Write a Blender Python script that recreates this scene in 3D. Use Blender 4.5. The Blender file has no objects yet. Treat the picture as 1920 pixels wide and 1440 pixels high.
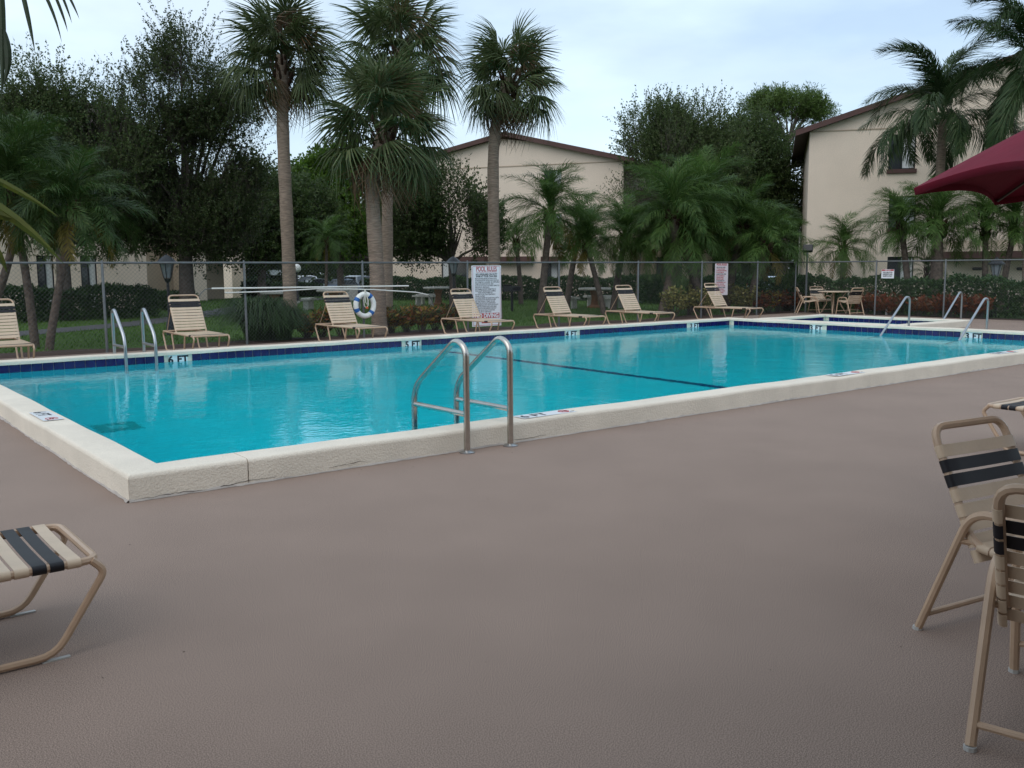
import bpy, math, random
import numpy as np
from mathutils import Vector, Matrix

S = bpy.context.scene
COL = S.collection
R = math.radians
random.seed(7)
RNG = np.random.default_rng(7)

# ------------------------------------------------------------------ camera
FPX = 1717.13
PITCH, YAW, ROLL = 0.124582, 0.902393, -0.0065121
L, W, CW, HC = 17.54, 8.947, 0.28, 0.184        # pool length, width, coping width, coping height
EYE = np.array([-1.9365, -6.4280, 1.5])
fw = np.array([math.cos(PITCH)*math.cos(YAW), math.cos(PITCH)*math.sin(YAW), -math.sin(PITCH)])
rt = np.array([math.sin(YAW), -math.cos(YAW), 0.0])
up = np.cross(rt, fw)
cr, sr = math.cos(ROLL), math.sin(ROLL)
rt, up = rt*cr + up*sr, -rt*sr + up*cr
cam = bpy.data.cameras.new('camera')
cam.lens = FPX/1920*36; cam.sensor_width = 36; cam.clip_start = 0.05; cam.clip_end = 2000
camo = bpy.data.objects.new('camera', cam); COL.objects.link(camo)
camo.matrix_world = Matrix(((rt[0], up[0], -fw[0], EYE[0]), (rt[1], up[1], -fw[1], EYE[1]), (rt[2], up[2], -fw[2], EYE[2]), (0, 0, 0, 1)))
S.camera = camo

# ------------------------------------------------------------------ sky, sun, exposure
SUN_EL, SUN_AZ = R(48), R(198)          # direction the light comes from (azimuth ccw from +X)
w = bpy.data.worlds.new('World'); S.world = w; w.use_nodes = True
nt = w.node_tree; nt.nodes.clear()
def N(t, **k):
    n = nt.nodes.new(t)
    for a, b in k.items(): setattr(n, a, b)
    return n
out = N('ShaderNodeOutputWorld'); bg = N('ShaderNodeBackground'); bg.inputs['Strength'].default_value = 0.1
sky = N('ShaderNodeTexSky', sky_type='NISHITA', sun_disc=False)
sky.sun_elevation = SUN_EL; sky.sun_rotation = math.pi/2 - SUN_AZ
sky.air_density = 1.0; sky.dust_density = 1.5; sky.ozone_density = 1.5
tc = N('ShaderNodeTexCoord'); mp = N('ShaderNodeMapping'); mp.inputs['Scale'].default_value = (1.0, 1.0, 3.2)
mp.inputs['Location'].default_value = (3.1, 1.7, 0.4)
nz = N('ShaderNodeTexNoise'); nz.inputs['Scale'].default_value = 2.1; nz.inputs['Detail'].default_value = 6; nz.inputs['Roughness'].default_value = .5
rp = N('ShaderNodeValToRGB'); rp.color_ramp.elements[0].position = .36; rp.color_ramp.elements[1].position = .62
rp.color_ramp.elements[0].color = (.40, .40, .40, 1); rp.color_ramp.elements[1].color = (.93, .93, .93, 1)
nz2 = N('ShaderNodeTexNoise'); nz2.inputs['Scale'].default_value = 3.3; nz2.inputs['Detail'].default_value = 5
rp2 = N('ShaderNodeValToRGB'); rp2.color_ramp.elements[0].position = .35; rp2.color_ramp.elements[1].position = .68
rp2.color_ramp.elements[0].color = (5.1, 6.1, 7.1, 1); rp2.color_ramp.elements[1].color = (6.3, 7.7, 8.6, 1)
mx = N('ShaderNodeMixRGB')
nt.links.new(tc.outputs['Generated'], mp.inputs['Vector']); nt.links.new(mp.outputs[0], nz.inputs['Vector']); nt.links.new(mp.outputs[0], nz2.inputs['Vector'])
nt.links.new(nz.outputs['Fac'], rp.inputs['Fac']); nt.links.new(nz2.outputs['Fac'], rp2.inputs['Fac'])
nt.links.new(rp.outputs['Color'], mx.inputs['Fac']); nt.links.new(sky.outputs[0], mx.inputs['Color1']); nt.links.new(rp2.outputs['Color'], mx.inputs['Color2'])
nt.links.new(mx.outputs[0], bg.inputs['Color']); nt.links.new(bg.outputs[0], out.inputs['Surface'])
sl = bpy.data.lights.new('sun', 'SUN'); sl.energy = 0.6; sl.angle = R(60); sl.color = (1, .94, .86)
so = bpy.data.objects.new('sun', sl); COL.objects.link(so)
so.rotation_euler = Vector((-math.cos(SUN_EL)*math.cos(SUN_AZ), -math.cos(SUN_EL)*math.sin(SUN_AZ), -math.sin(SUN_EL))).to_track_quat('-Z', 'Y').to_euler()
S.view_settings.view_transform = 'Standard'; S.view_settings.look = 'None'
S.view_settings.exposure = 0.68; S.view_settings.gamma = 1; S.view_settings.use_curve_mapping = False
S.render.engine = 'CYCLES'
S.cycles.use_denoising = True
S.cycles.max_bounces = 16; S.cycles.diffuse_bounces = 8; S.cycles.transmission_bounces = 12; S.cycles.transparent_max_bounces = 16

# ------------------------------------------------------------------ placing: a sight line of the surveyed camera met with a real plane
def ray(px, py): return fw + rt*((px-960)/FPX) - up*((py-720)/FPX)
def G(px, py, z=0.0):
    d = ray(px, py); return EYE + d*((z-EYE[2])/d[2])
def D(px, py, t): return EYE + ray(px, py)*t
def PL(px, py, p0, n):
    d = ray(px, py); n = np.asarray(n, float); return EYE + d*(((np.asarray(p0, float)-EYE)@n)/(d@n))
def px_of(p):
    d = np.asarray(p, float)-EYE; z = d@fw; return np.array([960+FPX*(d@rt)/z, 720-FPX*(d@up)/z])
FH = np.array([math.cos(YAW), math.sin(YAW)]); RH = np.array([math.sin(YAW), -math.cos(YAW)])

# ------------------------------------------------------------------ objects
def tag(o, label=None, cat=None, group=None, kind=None):
    if label: o['label'] = label
    if cat: o['category'] = cat
    if group: o['group'] = group
    if kind: o['kind'] = kind
    return o
def thing(name, label, cat, loc=(0, 0, 0), rz=0.0, group=None):
    o = bpy.data.objects.new(name, None); COL.objects.link(o); o.empty_display_size = .2
    o.location = [float(v) for v in loc]; o.rotation_euler = (0, 0, rz)
    return tag(o, label, cat, group)
def link(name, me, parent=None, loc=None, rot=None, scale=None):
    o = bpy.data.objects.new(name, me); COL.objects.link(o)
    if parent: o.parent = parent
    if loc is not None: o.location = [float(v) for v in loc]
    if rot is not None: o.rotation_euler = rot
    if scale is not None: o.scale = scale
    return o
def copy_tree(o, parent=None):
    c = o.copy(); COL.objects.link(c); c.parent = parent
    for ch in o.children: copy_tree(ch, c)
    return c

class MB:
    def __init__(s): s.v = []; s.f = []; s.n = 0
    def add(s, v, f):
        v = np.asarray(v, float).reshape(-1, 3); s.v.append(v)
        s.f += [tuple(int(i)+s.n for i in q) for q in f]; s.n += len(v); return s
    def box(s, c, sz, rot=None, bev=0.0):
        x, y, z = [a/2 for a in sz]
        if bev <= 0:
            v = np.array([(a, b, d) for a in (-x, x) for b in (-y, y) for d in (-z, z)])
            f = [(0, 1, 3, 2), (4, 6, 7, 5), (0, 4, 5, 1), (2, 3, 7, 6), (0, 2, 6, 4), (1, 5, 7, 3)]
        else:
            b = min(bev, x*.9, y*.9, z*.9)
            v = []
            for zz, o in ((-z, b), (-z+b, 0), (z-b, 0), (z, b)):
                X, Y = x-o, y-o
                for p in ((-X, -Y+b), (-X+b, -Y), (X-b, -Y), (X, -Y+b), (X, Y-b), (X-b, Y), (-X+b, Y), (-X, Y-b)): v.append((p[0], p[1], zz))
            v = np.array(v); f = [tuple(range(7, -1, -1)), tuple(range(24, 32))]
            for k in range(3):
                for i in range(8): j = (i+1) % 8; f.append((k*8+i, k*8+j, k*8+8+j, k*8+8+i))
        if rot is not None: v = v @ np.array(rot).T
        return s.add(v+np.asarray(c, float), f)
    def tube(s, pts, r, seg=8, closed=False, caps=True):
        P = np.asarray(pts, float); n = len(P); rr = np.full(n, r) if np.isscalar(r) else np.asarray(r, float)
        if closed: T = np.roll(P, -1, 0)-np.roll(P, 1, 0)
        else:
            T = np.empty_like(P); T[1:-1] = P[2:]-P[:-2]; T[0] = P[1]-P[0]; T[-1] = P[-1]-P[-2]
        T /= np.linalg.norm(T, axis=1)[:, None]+1e-12
        a = np.array([0, 0, 1.0]) if abs(T[0][2]) < .9 else np.array([1.0, 0, 0])
        u = np.cross(T[0], a); u /= np.linalg.norm(u); vs = []
        for i in range(n):
            u = u-T[i]*(u@T[i]); u /= np.linalg.norm(u)+1e-12; b = np.cross(T[i], u)
            for k in range(seg):
                an = 2*math.pi*k/seg; vs.append(P[i]+rr[i]*(math.cos(an)*u+math.sin(an)*b))
        f = []
        for i in range(n if closed else n-1):
            j = (i+1) % n
            for k in range(seg): m = (k+1) % seg; f.append((i*seg+k, i*seg+m, j*seg+m, j*seg+k))
        if caps and not closed: f += [tuple(range(seg-1, -1, -1)), tuple(range((n-1)*seg, n*seg))]
        return s.add(vs, f)
    def lathe(s, prof, seg=16, c=(0, 0, 0)):
        v = []; f = []; n = len(prof)
        for r, z in prof:
            for k in range(seg): a = 2*math.pi*k/seg; v.append((c[0]+r*math.cos(a), c[1]+r*math.sin(a), c[2]+z))
        for i in range(n-1):
            for k in range(seg): m = (k+1) % seg; f.append((i*seg+k, i*seg+m, i*seg+seg+m, i*seg+seg+k))
        f += [tuple(range(seg-1, -1, -1)), tuple(range((n-1)*seg, n*seg))]
        return s.add(v, f)
    def prism(s, poly, d):                       # poly: list of 3-D points, d: extrusion vector
        p = np.asarray(poly, float); n = len(p); d = np.asarray(d, float)
        f = [tuple(range(n-1, -1, -1)), tuple(range(n, 2*n))]+[(i, (i+1) % n, n+(i+1) % n, n+i) for i in range(n)]
        return s.add(np.vstack([p, p+d]), f)
    def mesh(s, name, mat, smooth=False):
        me = bpy.data.meshes.new(name); me.from_pydata(np.vstack(s.v).tolist(), [], s.f)
        if mat: me.materials.append(mat)
        if smooth: me.polygons.foreach_set('use_smooth', [True]*len(me.polygons)); me.set_sharp_from_angle(angle=R(40))
        me.update(); return me
    def build(s, name, mat, parent=None, smooth=False, loc=None, rot=None):
        return link(name, s.mesh(name, mat, smooth), parent, loc, rot)

def quads_mesh(name, V, k, mat):                 # V: (n*k,3) verts, each k consecutive form one polygon
    V = np.ascontiguousarray(V, dtype=np.float32); nv = len(V); nf = nv//k
    me = bpy.data.meshes.new(name); me.vertices.add(nv); me.vertices.foreach_set('co', V.ravel())
    me.loops.add(nv); me.loops.foreach_set('vertex_index', np.arange(nv, dtype=np.int32))
    me.polygons.add(nf); me.polygons.foreach_set('loop_start', np.arange(nf, dtype=np.int32)*k)
    me.materials.append(mat); me.update(calc_edges=True); return me

def fillet(pts, r, n=5):
    P = [np.asarray(p, float) for p in pts]; o = [P[0]]
    for i in range(1, len(P)-1):
        a, b, c = P[i-1], P[i], P[i+1]; u = a-b; v = c-b; lu = np.linalg.norm(u); lv = np.linalg.norm(v); u /= lu; v /= lv
        d = min(r, lu*.48, lv*.48)
        for k in range(n+1):
            t = k/n; o.append((1-t)**2*(b+u*d)+2*t*(1-t)*b+t*t*(b+v*d))
    o.append(P[-1]); return o
def rz(a): c, s_ = math.cos(a), math.sin(a); return np.array([[c, -s_, 0], [s_, c, 0], [0, 0, 1]])
def ry(a): c, s_ = math.cos(a), math.sin(a); return np.array([[c, 0, s_], [0, 1, 0], [-s_, 0, c]])

# ------------------------------------------------------------------ materials
def material(name, col, rough=.6, var=0.0, vscale=3.0, bump=0.0, bscale=40.0, metal=0.0, spec=.4, col2=None, detail=5, speck=0.0, sscale=300., world=False, stretch=None, bdist=.01):
    m = bpy.data.materials.new(name); m.use_nodes = True; t = m.node_tree; b = t.nodes['Principled BSDF']
    b.inputs['Roughness'].default_value = rough; b.inputs['Metallic'].default_value = metal
    b.inputs['Specular IOR Level'].default_value = spec
    c = (*col, 1); b.inputs['Base Color'].default_value = c
    if world: g = t.nodes.new('ShaderNodeNewGeometry').outputs['Position']
    else: g = t.nodes.new('ShaderNodeTexCoord').outputs['Object']
    if stretch:
        mpn = t.nodes.new('ShaderNodeMapping'); mpn.inputs['Scale'].default_value = stretch; t.links.new(g, mpn.inputs['Vector']); g = mpn.outputs[0]
    last = None
    if var > 0 or col2:
        n = t.nodes.new('ShaderNodeTexNoise'); n.inputs['Scale'].default_value = vscale; n.inputs['Detail'].default_value = detail; n.inputs['Roughness'].default_value = .6
        t.links.new(g, n.inputs['Vector'])
        r_ = t.nodes.new('ShaderNodeValToRGB'); r_.color_ramp.elements[0].position = .32; r_.color_ramp.elements[1].position = .68
        a = col; d = col2 if col2 else tuple(min(1, x*(1+var)) for x in col)
        if not col2: a = tuple(x*(1-var) for x in col)
        r_.color_ramp.elements[0].color = (*a, 1); r_.color_ramp.elements[1].color = (*d, 1)
        t.links.new(n.outputs['Fac'], r_.inputs['Fac']); last = r_.outputs['Color']
    if speck > 0:
        n = t.nodes.new('ShaderNodeTexNoise'); n.inputs['Scale'].default_value = sscale; n.inputs['Detail'].default_value = 2
        t.links.new(g, n.inputs['Vector'])
        r_ = t.nodes.new('ShaderNodeValToRGB'); r_.color_ramp.elements[0].position = .40; r_.color_ramp.elements[1].position = .60
        r_.color_ramp.elements[0].color = (1-speck,)*3+(1,); r_.color_ramp.elements[1].color = (1+speck,)*3+(1,)
        t.links.new(n.outputs['Fac'], r_.inputs['Fac'])
        x = t.nodes.new('ShaderNodeMixRGB'); x.blend_type = 'MULTIPLY'; x.inputs['Fac'].default_value = 1
        if last is not None: t.links.new(last, x.inputs['Color1'])
        else: x.inputs['Color1'].default_value = c
        t.links.new(r_.outputs['Color'], x.inputs['Color2']); last = x.outputs[0]
    if last is not None: t.links.new(last, b.inputs['Base Color'])
    if bump > 0:
        n = t.nodes.new('ShaderNodeTexNoise'); n.inputs['Scale'].default_value = bscale; n.inputs['Detail'].default_value = 4; t.links.new(g, n.inputs['Vector'])
        bp = t.nodes.new('ShaderNodeBump'); bp.inputs['Strength'].default_value = bump; bp.inputs['Distance'].default_value = bdist
        t.links.new(n.outputs['Fac'], bp.inputs['Height']); t.links.new(bp.outputs[0], b.inputs['Normal'])
    return m
def leafmat(name, cols, trans=.25, rough=.5, spec=.3, clump=0.0, cscale=.5):
    m = bpy.data.materials.new(name); m.use_nodes = True; t = m.node_tree; b = t.nodes['Principled BSDF']
    b.inputs['Roughness'].default_value = rough; b.inputs['Specular IOR Level'].default_value = spec
    g = t.nodes.new('ShaderNodeNewGeometry'); r_ = t.nodes.new('ShaderNodeValToRGB'); e = r_.color_ramp.elements
    for i in range(len(cols)-2): e.new(.5)
    for i, c in enumerate(cols): e[i].position = i/(len(cols)-1); e[i].color = (*c, 1)
    t.links.new(g.outputs['Random Per Island'], r_.inputs['Fac']); c_out = r_.outputs['Color']
    oi = t.nodes.new('ShaderNodeObjectInfo'); hs = t.nodes.new('ShaderNodeHueSaturation')
    mr = t.nodes.new('ShaderNodeMapRange'); mr.inputs['To Min'].default_value = .78; mr.inputs['To Max'].default_value = 1.22
    t.links.new(oi.outputs['Random'], mr.inputs['Value']); t.links.new(mr.outputs[0], hs.inputs['Value']); t.links.new(c_out, hs.inputs['Color']); c_out = hs.outputs[0]
    t.links.new(c_out, b.inputs['Base Color'])
    tr = t.nodes.new('ShaderNodeBsdfTranslucent'); t.links.new(c_out, tr.inputs['Color'])
    mxs = t.nodes.new('ShaderNodeMixShader'); mxs.inputs['Fac'].default_value = trans
    o = t.nodes['Material Output']; t.links.new(b.outputs[0], mxs.inputs[1]); t.links.new(tr.outputs[0], mxs.inputs[2]); t.links.new(mxs.outputs[0], o.inputs['Surface'])
    return m
M = {}
M['deck'] = material('deck', (.262, .193, .157), .85, .06, 1.1, 0, 600, spec=.2, speck=.36, sscale=230, world=True, detail=7, bdist=.004)
M['coping'] = material('coping', (.72, .64, .535), .8, .07, 2.2, .8, 70, spec=.3, speck=.05, sscale=120, world=True, bdist=.008)
M['deck_edge'] = material('deck_edge', (.40, .355, .32), .9, .15, 6, .4, 120, world=True)
M['plaster'] = material('plaster', (.46, .86, .92), .6, .03, 1.2, world=True)
M['grout'] = material('grout', (.55, .55, .56), .8, .05, 9, world=True)
M['tile'] = material('tile', (.012, .011, .085), .12, .25, 5, spec=.5, world=True)
M['marker'] = material('marker', (.72, .74, .76), .35)
M['ink'] = material('ink', (.012, .012, .02), .5)
M['blue_line'] = material('blue_line', (.02, .08, .22), .5)
M['steel'] = material('steel', (.50, .47, .43), .24, .10, 14, .05, 300, metal=1)
M['chrome'] = material('chrome', (.42, .43, .45), .28, metal=1)
M['galv'] = material('galv', (.13, .137, .14), .55, .12, 6, metal=.3)
M['wire'] = material('wire', (.13, .135, .14), .6, metal=.3)
M['frame'] = material('frame', (.45, .31, .21), .38, .08, 8, spec=.45)
M['strap'] = material('strap', (.55, .42, .30), .45, .06, 6, .1, 60, spec=.45)
M['dark_strap'] = material('dark_strap', (.012, .011, .014), .5, .2, 8, spec=.3)
M['glide'] = material('glide', (.42, .41, .39), .5)
M['red_cloth'] = material('red_cloth', (.145, .010, .025), .85, .10, 4, .35, 7, spec=.15, speck=.10, sscale=400, bdist=.012)
M['umb_metal'] = material('umb_metal', (.10, .085, .07), .4, metal=.5)
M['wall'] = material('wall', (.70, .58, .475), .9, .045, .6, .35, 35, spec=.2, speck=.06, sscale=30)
M['wall_shade_trim'] = material('shaded_wall_trim', (.40, .32, .24), .9, .05, 1, .2, 35, spec=.2)  # trim colour; on the set-back walls it is wall colour with shade put in
M['brown'] = material('brown', (.085, .042, .036), .7, .12, 3)
M['roof'] = material('roof', (.075, .05, .045), .85, .2, 6, .4, 30)
M['glass'] = material('glass', (.035, .04, .045), .06, spec=.6)
M['blind'] = material('blind', (.55, .56, .56), .5)
M['dark'] = material('dark', (.02, .02, .02), .8)
M['black_metal'] = material('black_metal', (.012, .013, .016), .4, spec=.4)
M['lamp_glass'] = material('lamp_glass', (.20, .22, .24), .15, spec=.6)
M['globe'] = material('globe', (.78, .78, .76), .3)
M['sign_white'] = material('sign_white', (.74, .76, .80), .4, .03, 3)
M['sign_red'] = material('sign_red', (.42, .03, .035), .5)
M['sign_pink'] = material('sign_pale', (.66, .58, .60), .45)
M['ring_white'] = material('ring_white', (.78, .78, .74), .4, .04, 6)
M['ring_blue'] = material('ring_blue', (.02, .12, .38), .5)
M['rope'] = material('rope', (.6, .58, .52), .8)
M['orange'] = material('orange', (.6, .12, .04), .5)
M['pvc'] = material('pvc', (.7, .7, .68), .4)
M['pole'] = material('pole', (.68, .67, .62), .4)
M['concrete'] = material('concrete', (.46, .44, .40), .85, .2, 9, .5, 60)
M['terracotta'] = material('terracotta', (.25, .12, .06), .85, .2, 9)
M['asphalt'] = material('asphalt', (.07, .07, .074), .9, .15, 2, .3, 90, world=True)
M['road'] = material('road', (.14, .14, .145), .9, .12, 2, world=True)
M['mulch'] = material('mulch', (.075, .042, .03), .95, 0, 14, .9, 60, col2=(.035, .02, .015), world=True)
M['lawn'] = material('lawn', (.042, .088, .016), .9, 0, 1.1, .8, 60, col2=(.070, .125, .026), world=True, spec=.15)
M['palm_trunk'] = material('palm_trunk', (.27, .205, .16), .95, .35, 7, .9, 26, stretch=(.7, .7, 4.5), spec=.15, bdist=.04)
M['date_trunk'] = material('date_trunk', (.115, .088, .072), .95, .4, 12, 1, 30, spec=.15, bdist=.03)
M['boots'] = material('boots', (.06, .036, .025), .95, .5, 14, 1, 30, spec=.1, bdist=.04)
M['bark'] = material('bark', (.085, .07, .06), .95, .3, 9, .9, 30, spec=.15, bdist=.02)
M['sabal'] = leafmat('sabal', [(.042, .064, .020), (.072, .10, .034), (.130, .155, .070)], .35)
M['sabal_dead'] = leafmat('sabal_dead', [(.10, .06, .03), (.16, .10, .055)], .2)
M['date'] = leafmat('date', [(.045, .095, .022), (.080, .150, .034), (.135, .205, .055)], .45)
M['queen'] = leafmat('queen', [(.024, .052, .018), (.042, .078, .026), (.070, .10, .040)], .35)
M['yellow_frond'] = leafmat('yellow_frond', [(.12, .10, .02), (.20, .15, .03)], .3)
M['olive'] = leafmat('olive', [(.036, .062, .018), (.060, .090, .028), (.115, .145, .055)], .5)
M['oak'] = leafmat('oak', [(.034, .062, .016), (.056, .092, .026), (.11, .145, .050)], .5)
M['ficus'] = leafmat('ficus', [(.045, .10, .010), (.085, .165, .018), (.14, .23, .03)], .5)
M['pine'] = leafmat('pine', [(.055, .10, .018), (.09, .15, .03), (.13, .19, .05)], .35)
M['hedge'] = leafmat('hedge', [(.016, .045, .012), (.030, .072, .018), (.055, .105, .028)], .2)
M['croton'] = leafmat('croton', [(.03, .06, .012), (.05, .085, .015), (.30, .20, .03), (.20, .05, .018), (.04, .07, .012)], .2)
M['croton_red'] = leafmat('croton_red', [(.03, .045, .012), (.16, .03, .012), (.20, .06, .015), (.05, .04, .012)], .2)
M['varieg'] = leafmat('varieg', [(.04, .06, .015), (.30, .26, .08), (.10, .12, .03), (.42, .36, .14)], .2)
M['liriope'] = leafmat('liriope', [(.018, .045, .012), (.035, .075, .02), (.05, .09, .03)], .2)
M['grass'] = leafmat('grass', [(.042, .095, .014), (.062, .130, .022), (.10, .16, .036)], .35)
M['near_leaf'] = leafmat('near_leaf', [(.10, .12, .015), (.055, .085, .012)], .3)
def carpaint(n, c): return material(n, c, .22, spec=.6)

def water_material(name, tint, b1=.06):
    m = bpy.data.materials.new(name); m.use_nodes = True; t = m.node_tree; t.nodes.clear()
    o = t.nodes.new('ShaderNodeOutputMaterial'); g = t.nodes.new('ShaderNodeNewGeometry')
    hs = []
    for sc, st, wgt in ((1.3, (1, 1, 1), 1.0), (6.5, (1, 1.7, 1), .28), (17., (1.4, 1, 1), .10)):
        mp_ = t.nodes.new('ShaderNodeMapping'); mp_.inputs['Scale'].default_value = st; mp_.inputs['Rotation'].default_value = (0, 0, .6)
        n = t.nodes.new('ShaderNodeTexNoise'); n.inputs['Scale'].default_value = sc; n.inputs['Detail'].default_value = 2
        t.links.new(g.outputs['Position'], mp_.inputs['Vector']); t.links.new(mp_.outputs[0], n.inputs['Vector'])
        ml = t.nodes.new('ShaderNodeMath'); ml.operation = 'MULTIPLY'; ml.inputs[1].default_value = wgt; t.links.new(n.outputs['Fac'], ml.inputs[0]); hs.append(ml)
    a = t.nodes.new('ShaderNodeMath'); a2 = t.nodes.new('ShaderNodeMath')
    t.links.new(hs[0].outputs[0], a.inputs[0]); t.links.new(hs[1].outputs[0], a.inputs[1]); t.links.new(a.outputs[0], a2.inputs[0]); t.links.new(hs[2].outputs[0], a2.inputs[1])
    bp = t.nodes.new('ShaderNodeBump'); bp.inputs['Strength'].default_value = 1.0; bp.inputs['Distance'].default_value = b1
    t.links.new(a2.outputs[0], bp.inputs['Height'])
    fr = t.nodes.new('ShaderNodeFresnel'); fr.inputs['IOR'].default_value = 1.33; t.links.new(bp.outputs[0], fr.inputs['Normal'])
    tr = t.nodes.new('ShaderNodeBsdfRefraction'); tr.inputs['Color'].default_value = (*tint, 1); tr.inputs['IOR'].default_value = 1.33; tr.inputs['Roughness'].default_value = 0.0; t.links.new(bp.outputs[0], tr.inputs['Normal'])
    gl = t.nodes.new('ShaderNodeBsdfGlossy'); gl.inputs['Roughness'].default_value = .015; t.links.new(bp.outputs[0], gl.inputs['Normal'])
    mx_ = t.nodes.new('ShaderNodeMixShader'); t.links.new(fr.outputs[0], mx_.inputs['Fac']); t.links.new(tr.outputs[0], mx_.inputs[1]); t.links.new(gl.outputs[0], mx_.inputs[2])
    t.links.new(mx_.outputs[0], o.inputs['Surface']); return m
M['water'] = water_material('water', (.18, .975, 1.0), .008)

def text_mesh(body, size, mat, extrude=.0008, bold=0.0, spacing=1.0, align='LEFT'):
    cu = bpy.data.curves.new('lettering', 'FONT'); cu.body = body; cu.size = size; cu.extrude = extrude; cu.offset = bold
    cu.align_x = align; cu.space_character = spacing; cu.resolution_u = 3
    o = bpy.data.objects.new('lettering', cu); COL.objects.link(o)
    bpy.context.view_layer.update()
    me = bpy.data.meshes.new_from_object(o.evaluated_get(bpy.context.evaluated_depsgraph_get()))
    bpy.data.objects.remove(o); me.materials.clear(); me.materials.append(mat); return me

# ================================================================== GROUND
def cells(name, xs, ys, holes, z, mat, kind='structure', sub=None):
    vs = []
    for i in range(len(xs)-1):
        for j in range(len(ys)-1):
            cx, cy = (xs[i]+xs[i+1])/2, (ys[j]+ys[j+1])/2
            if any(a < cx < b and c < cy < d for a, b, c, d in holes): continue
            vs += [(xs[i], ys[j], z), (xs[i+1], ys[j], z), (xs[i+1], ys[j+1], z), (xs[i], ys[j+1], z)]
    o = link(name, quads_mesh(name, np.array(vs), 4, mat)); return tag(o, kind=kind)
SPA = (18.35, 21.0, 4.75, 8.35)                    # inner water edge of the wading pool
DX0, DX1, DY0, DY1 = -16.0, 24.9, -16.0, W+2.75
hole_pool = (-.14, L+.14, -.14, W+.14); hole_spa = (SPA[0]-.1, SPA[1]+.1, SPA[2]-.1, SPA[3]+.1)
xs = sorted({DX0, -.14, L+.14, SPA[0]-.1, SPA[1]+.1, DX1}); ys = sorted({DY0, -.14, W+.14, SPA[2]-.1, SPA[3]+.1, DY1})
deck = cells('pool_deck', xs, ys, [hole_pool, hole_spa], 0.0, M['deck'])
CEN = np.array([9.0, 5.0])
def ground_z(x, y):
    d = np.hypot(np.asarray(x)-CEN[0], np.asarray(y)-CEN[1]); t = np.clip((d-38)/24, 0, 1); return -.03-.6*t*t*(3-2*t)
gx = np.unique(np.concatenate([np.linspace(-400, -80, 6), np.linspace(-80, 130, 64), np.linspace(130, 500, 6), [-.3, L+.3, 18.2, 21.2]]))
gy = np.unique(np.concatenate([np.linspace(-400, -60, 6), np.linspace(-60, 140, 60), np.linspace(140, 500, 6), [-.3, W+.3, 4.6, 8.5]]))
vs = []
for i in range(len(gx)-1):
    for j in range(len(gy)-1):
        cx, cy = (gx[i]+gx[i+1])/2, (gy[j]+gy[j+1])/2
        if (-.3 < cx < L+.3 and -.3 < cy < W+.3) or (18.2 < cx < 21.2 and 4.6 < cy < 8.5): continue
        for a, b in ((i, j), (i+1, j), (i+1, j+1), (i, j+1)): vs.append((gx[a], gy[b], float(ground_z(gx[a], gy[b]))))
lawn = tag(link('lawn', quads_mesh('lawn', np.array(vs), 4, M['lawn'])), kind='structure')
def strip(name, pts, width, z, mat):
    P = np.array([p[:2] for p in pts]); out_ = []
    # resample smooth
    t = np.linspace(0, len(P)-1, len(P)*8); Q = np.stack([np.interp(t, range(len(P)), P[:, k]) for k in (0, 1)], 1)
    for _ in range(6): Q[1:-1] = (Q[:-2]+2*Q[1:-1]+Q[2:])/4
    T = np.gradient(Q, axis=0); T /= np.linalg.norm(T, axis=1)[:, None]; Nn = np.stack([-T[:, 1], T[:, 0]], 1)*width/2
    for i in range(len(Q)-1):
        for p in (Q[i]-Nn[i], Q[i+1]-Nn[i+1], Q[i+1]+Nn[i+1], Q[i]+Nn[i]): out_.append((p[0], p[1], float(ground_z(*p))+z))
    tag(link(name, quads_mesh(name, np.array(out_), 4, mat)), kind='structure'); return Q
PATH = strip('footpath', [G(-160, 640), G(60, 622), G(250, 606), G(380, 590), G(450, 576), G(520, 566), G(620, 558), G(760, 556), G(950, 556), G(1215, 566)], 1.5, .012, M['asphalt'])
fb = W+2.75
bed = MB(); n = 60; xsb = np.linspace(-8, 24.9, n)
for i in range(n-1):
    a, b = [fb+1.25+.25*math.sin(x*1.3)+.18*math.sin(x*3.1) for x in xsb[i:i+2]]
    bed.add([(xsb[i], fb, -.012), (xsb[i+1], fb, -.012), (xsb[i+1], b, -.012), (xsb[i], a, -.012)], [(0, 1, 2, 3)])
tag(bed.build('mulch_bed', M['mulch']), kind='structure')
bed = MB(); ysb = np.linspace(-14, fb+1.2, 50)
for i in range(49):
    a, b = [24.9+1.0+.2*math.sin(y*1.7) for y in ysb[i:i+2]]
    bed.add([(24.9, ysb[i], -.012), (a, ysb[i], -.012), (b, ysb[i+1], -.012), (24.9, ysb[i+1], -.012)], [(0, 1, 2, 3)])
tag(bed.build('mulch_bed', M['mulch']), kind='structure')
# car park beyond the lawn
pk = [D(-700, 520, 72), D(1500, 520, 72), D(1500, 520, 100), D(-700, 520, 100)]
tag(MB().add([(p[0], p[1], -.61) for p in pk], [(0, 1, 2, 3)]).build('car_park', M['road']), kind='structure')

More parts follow.
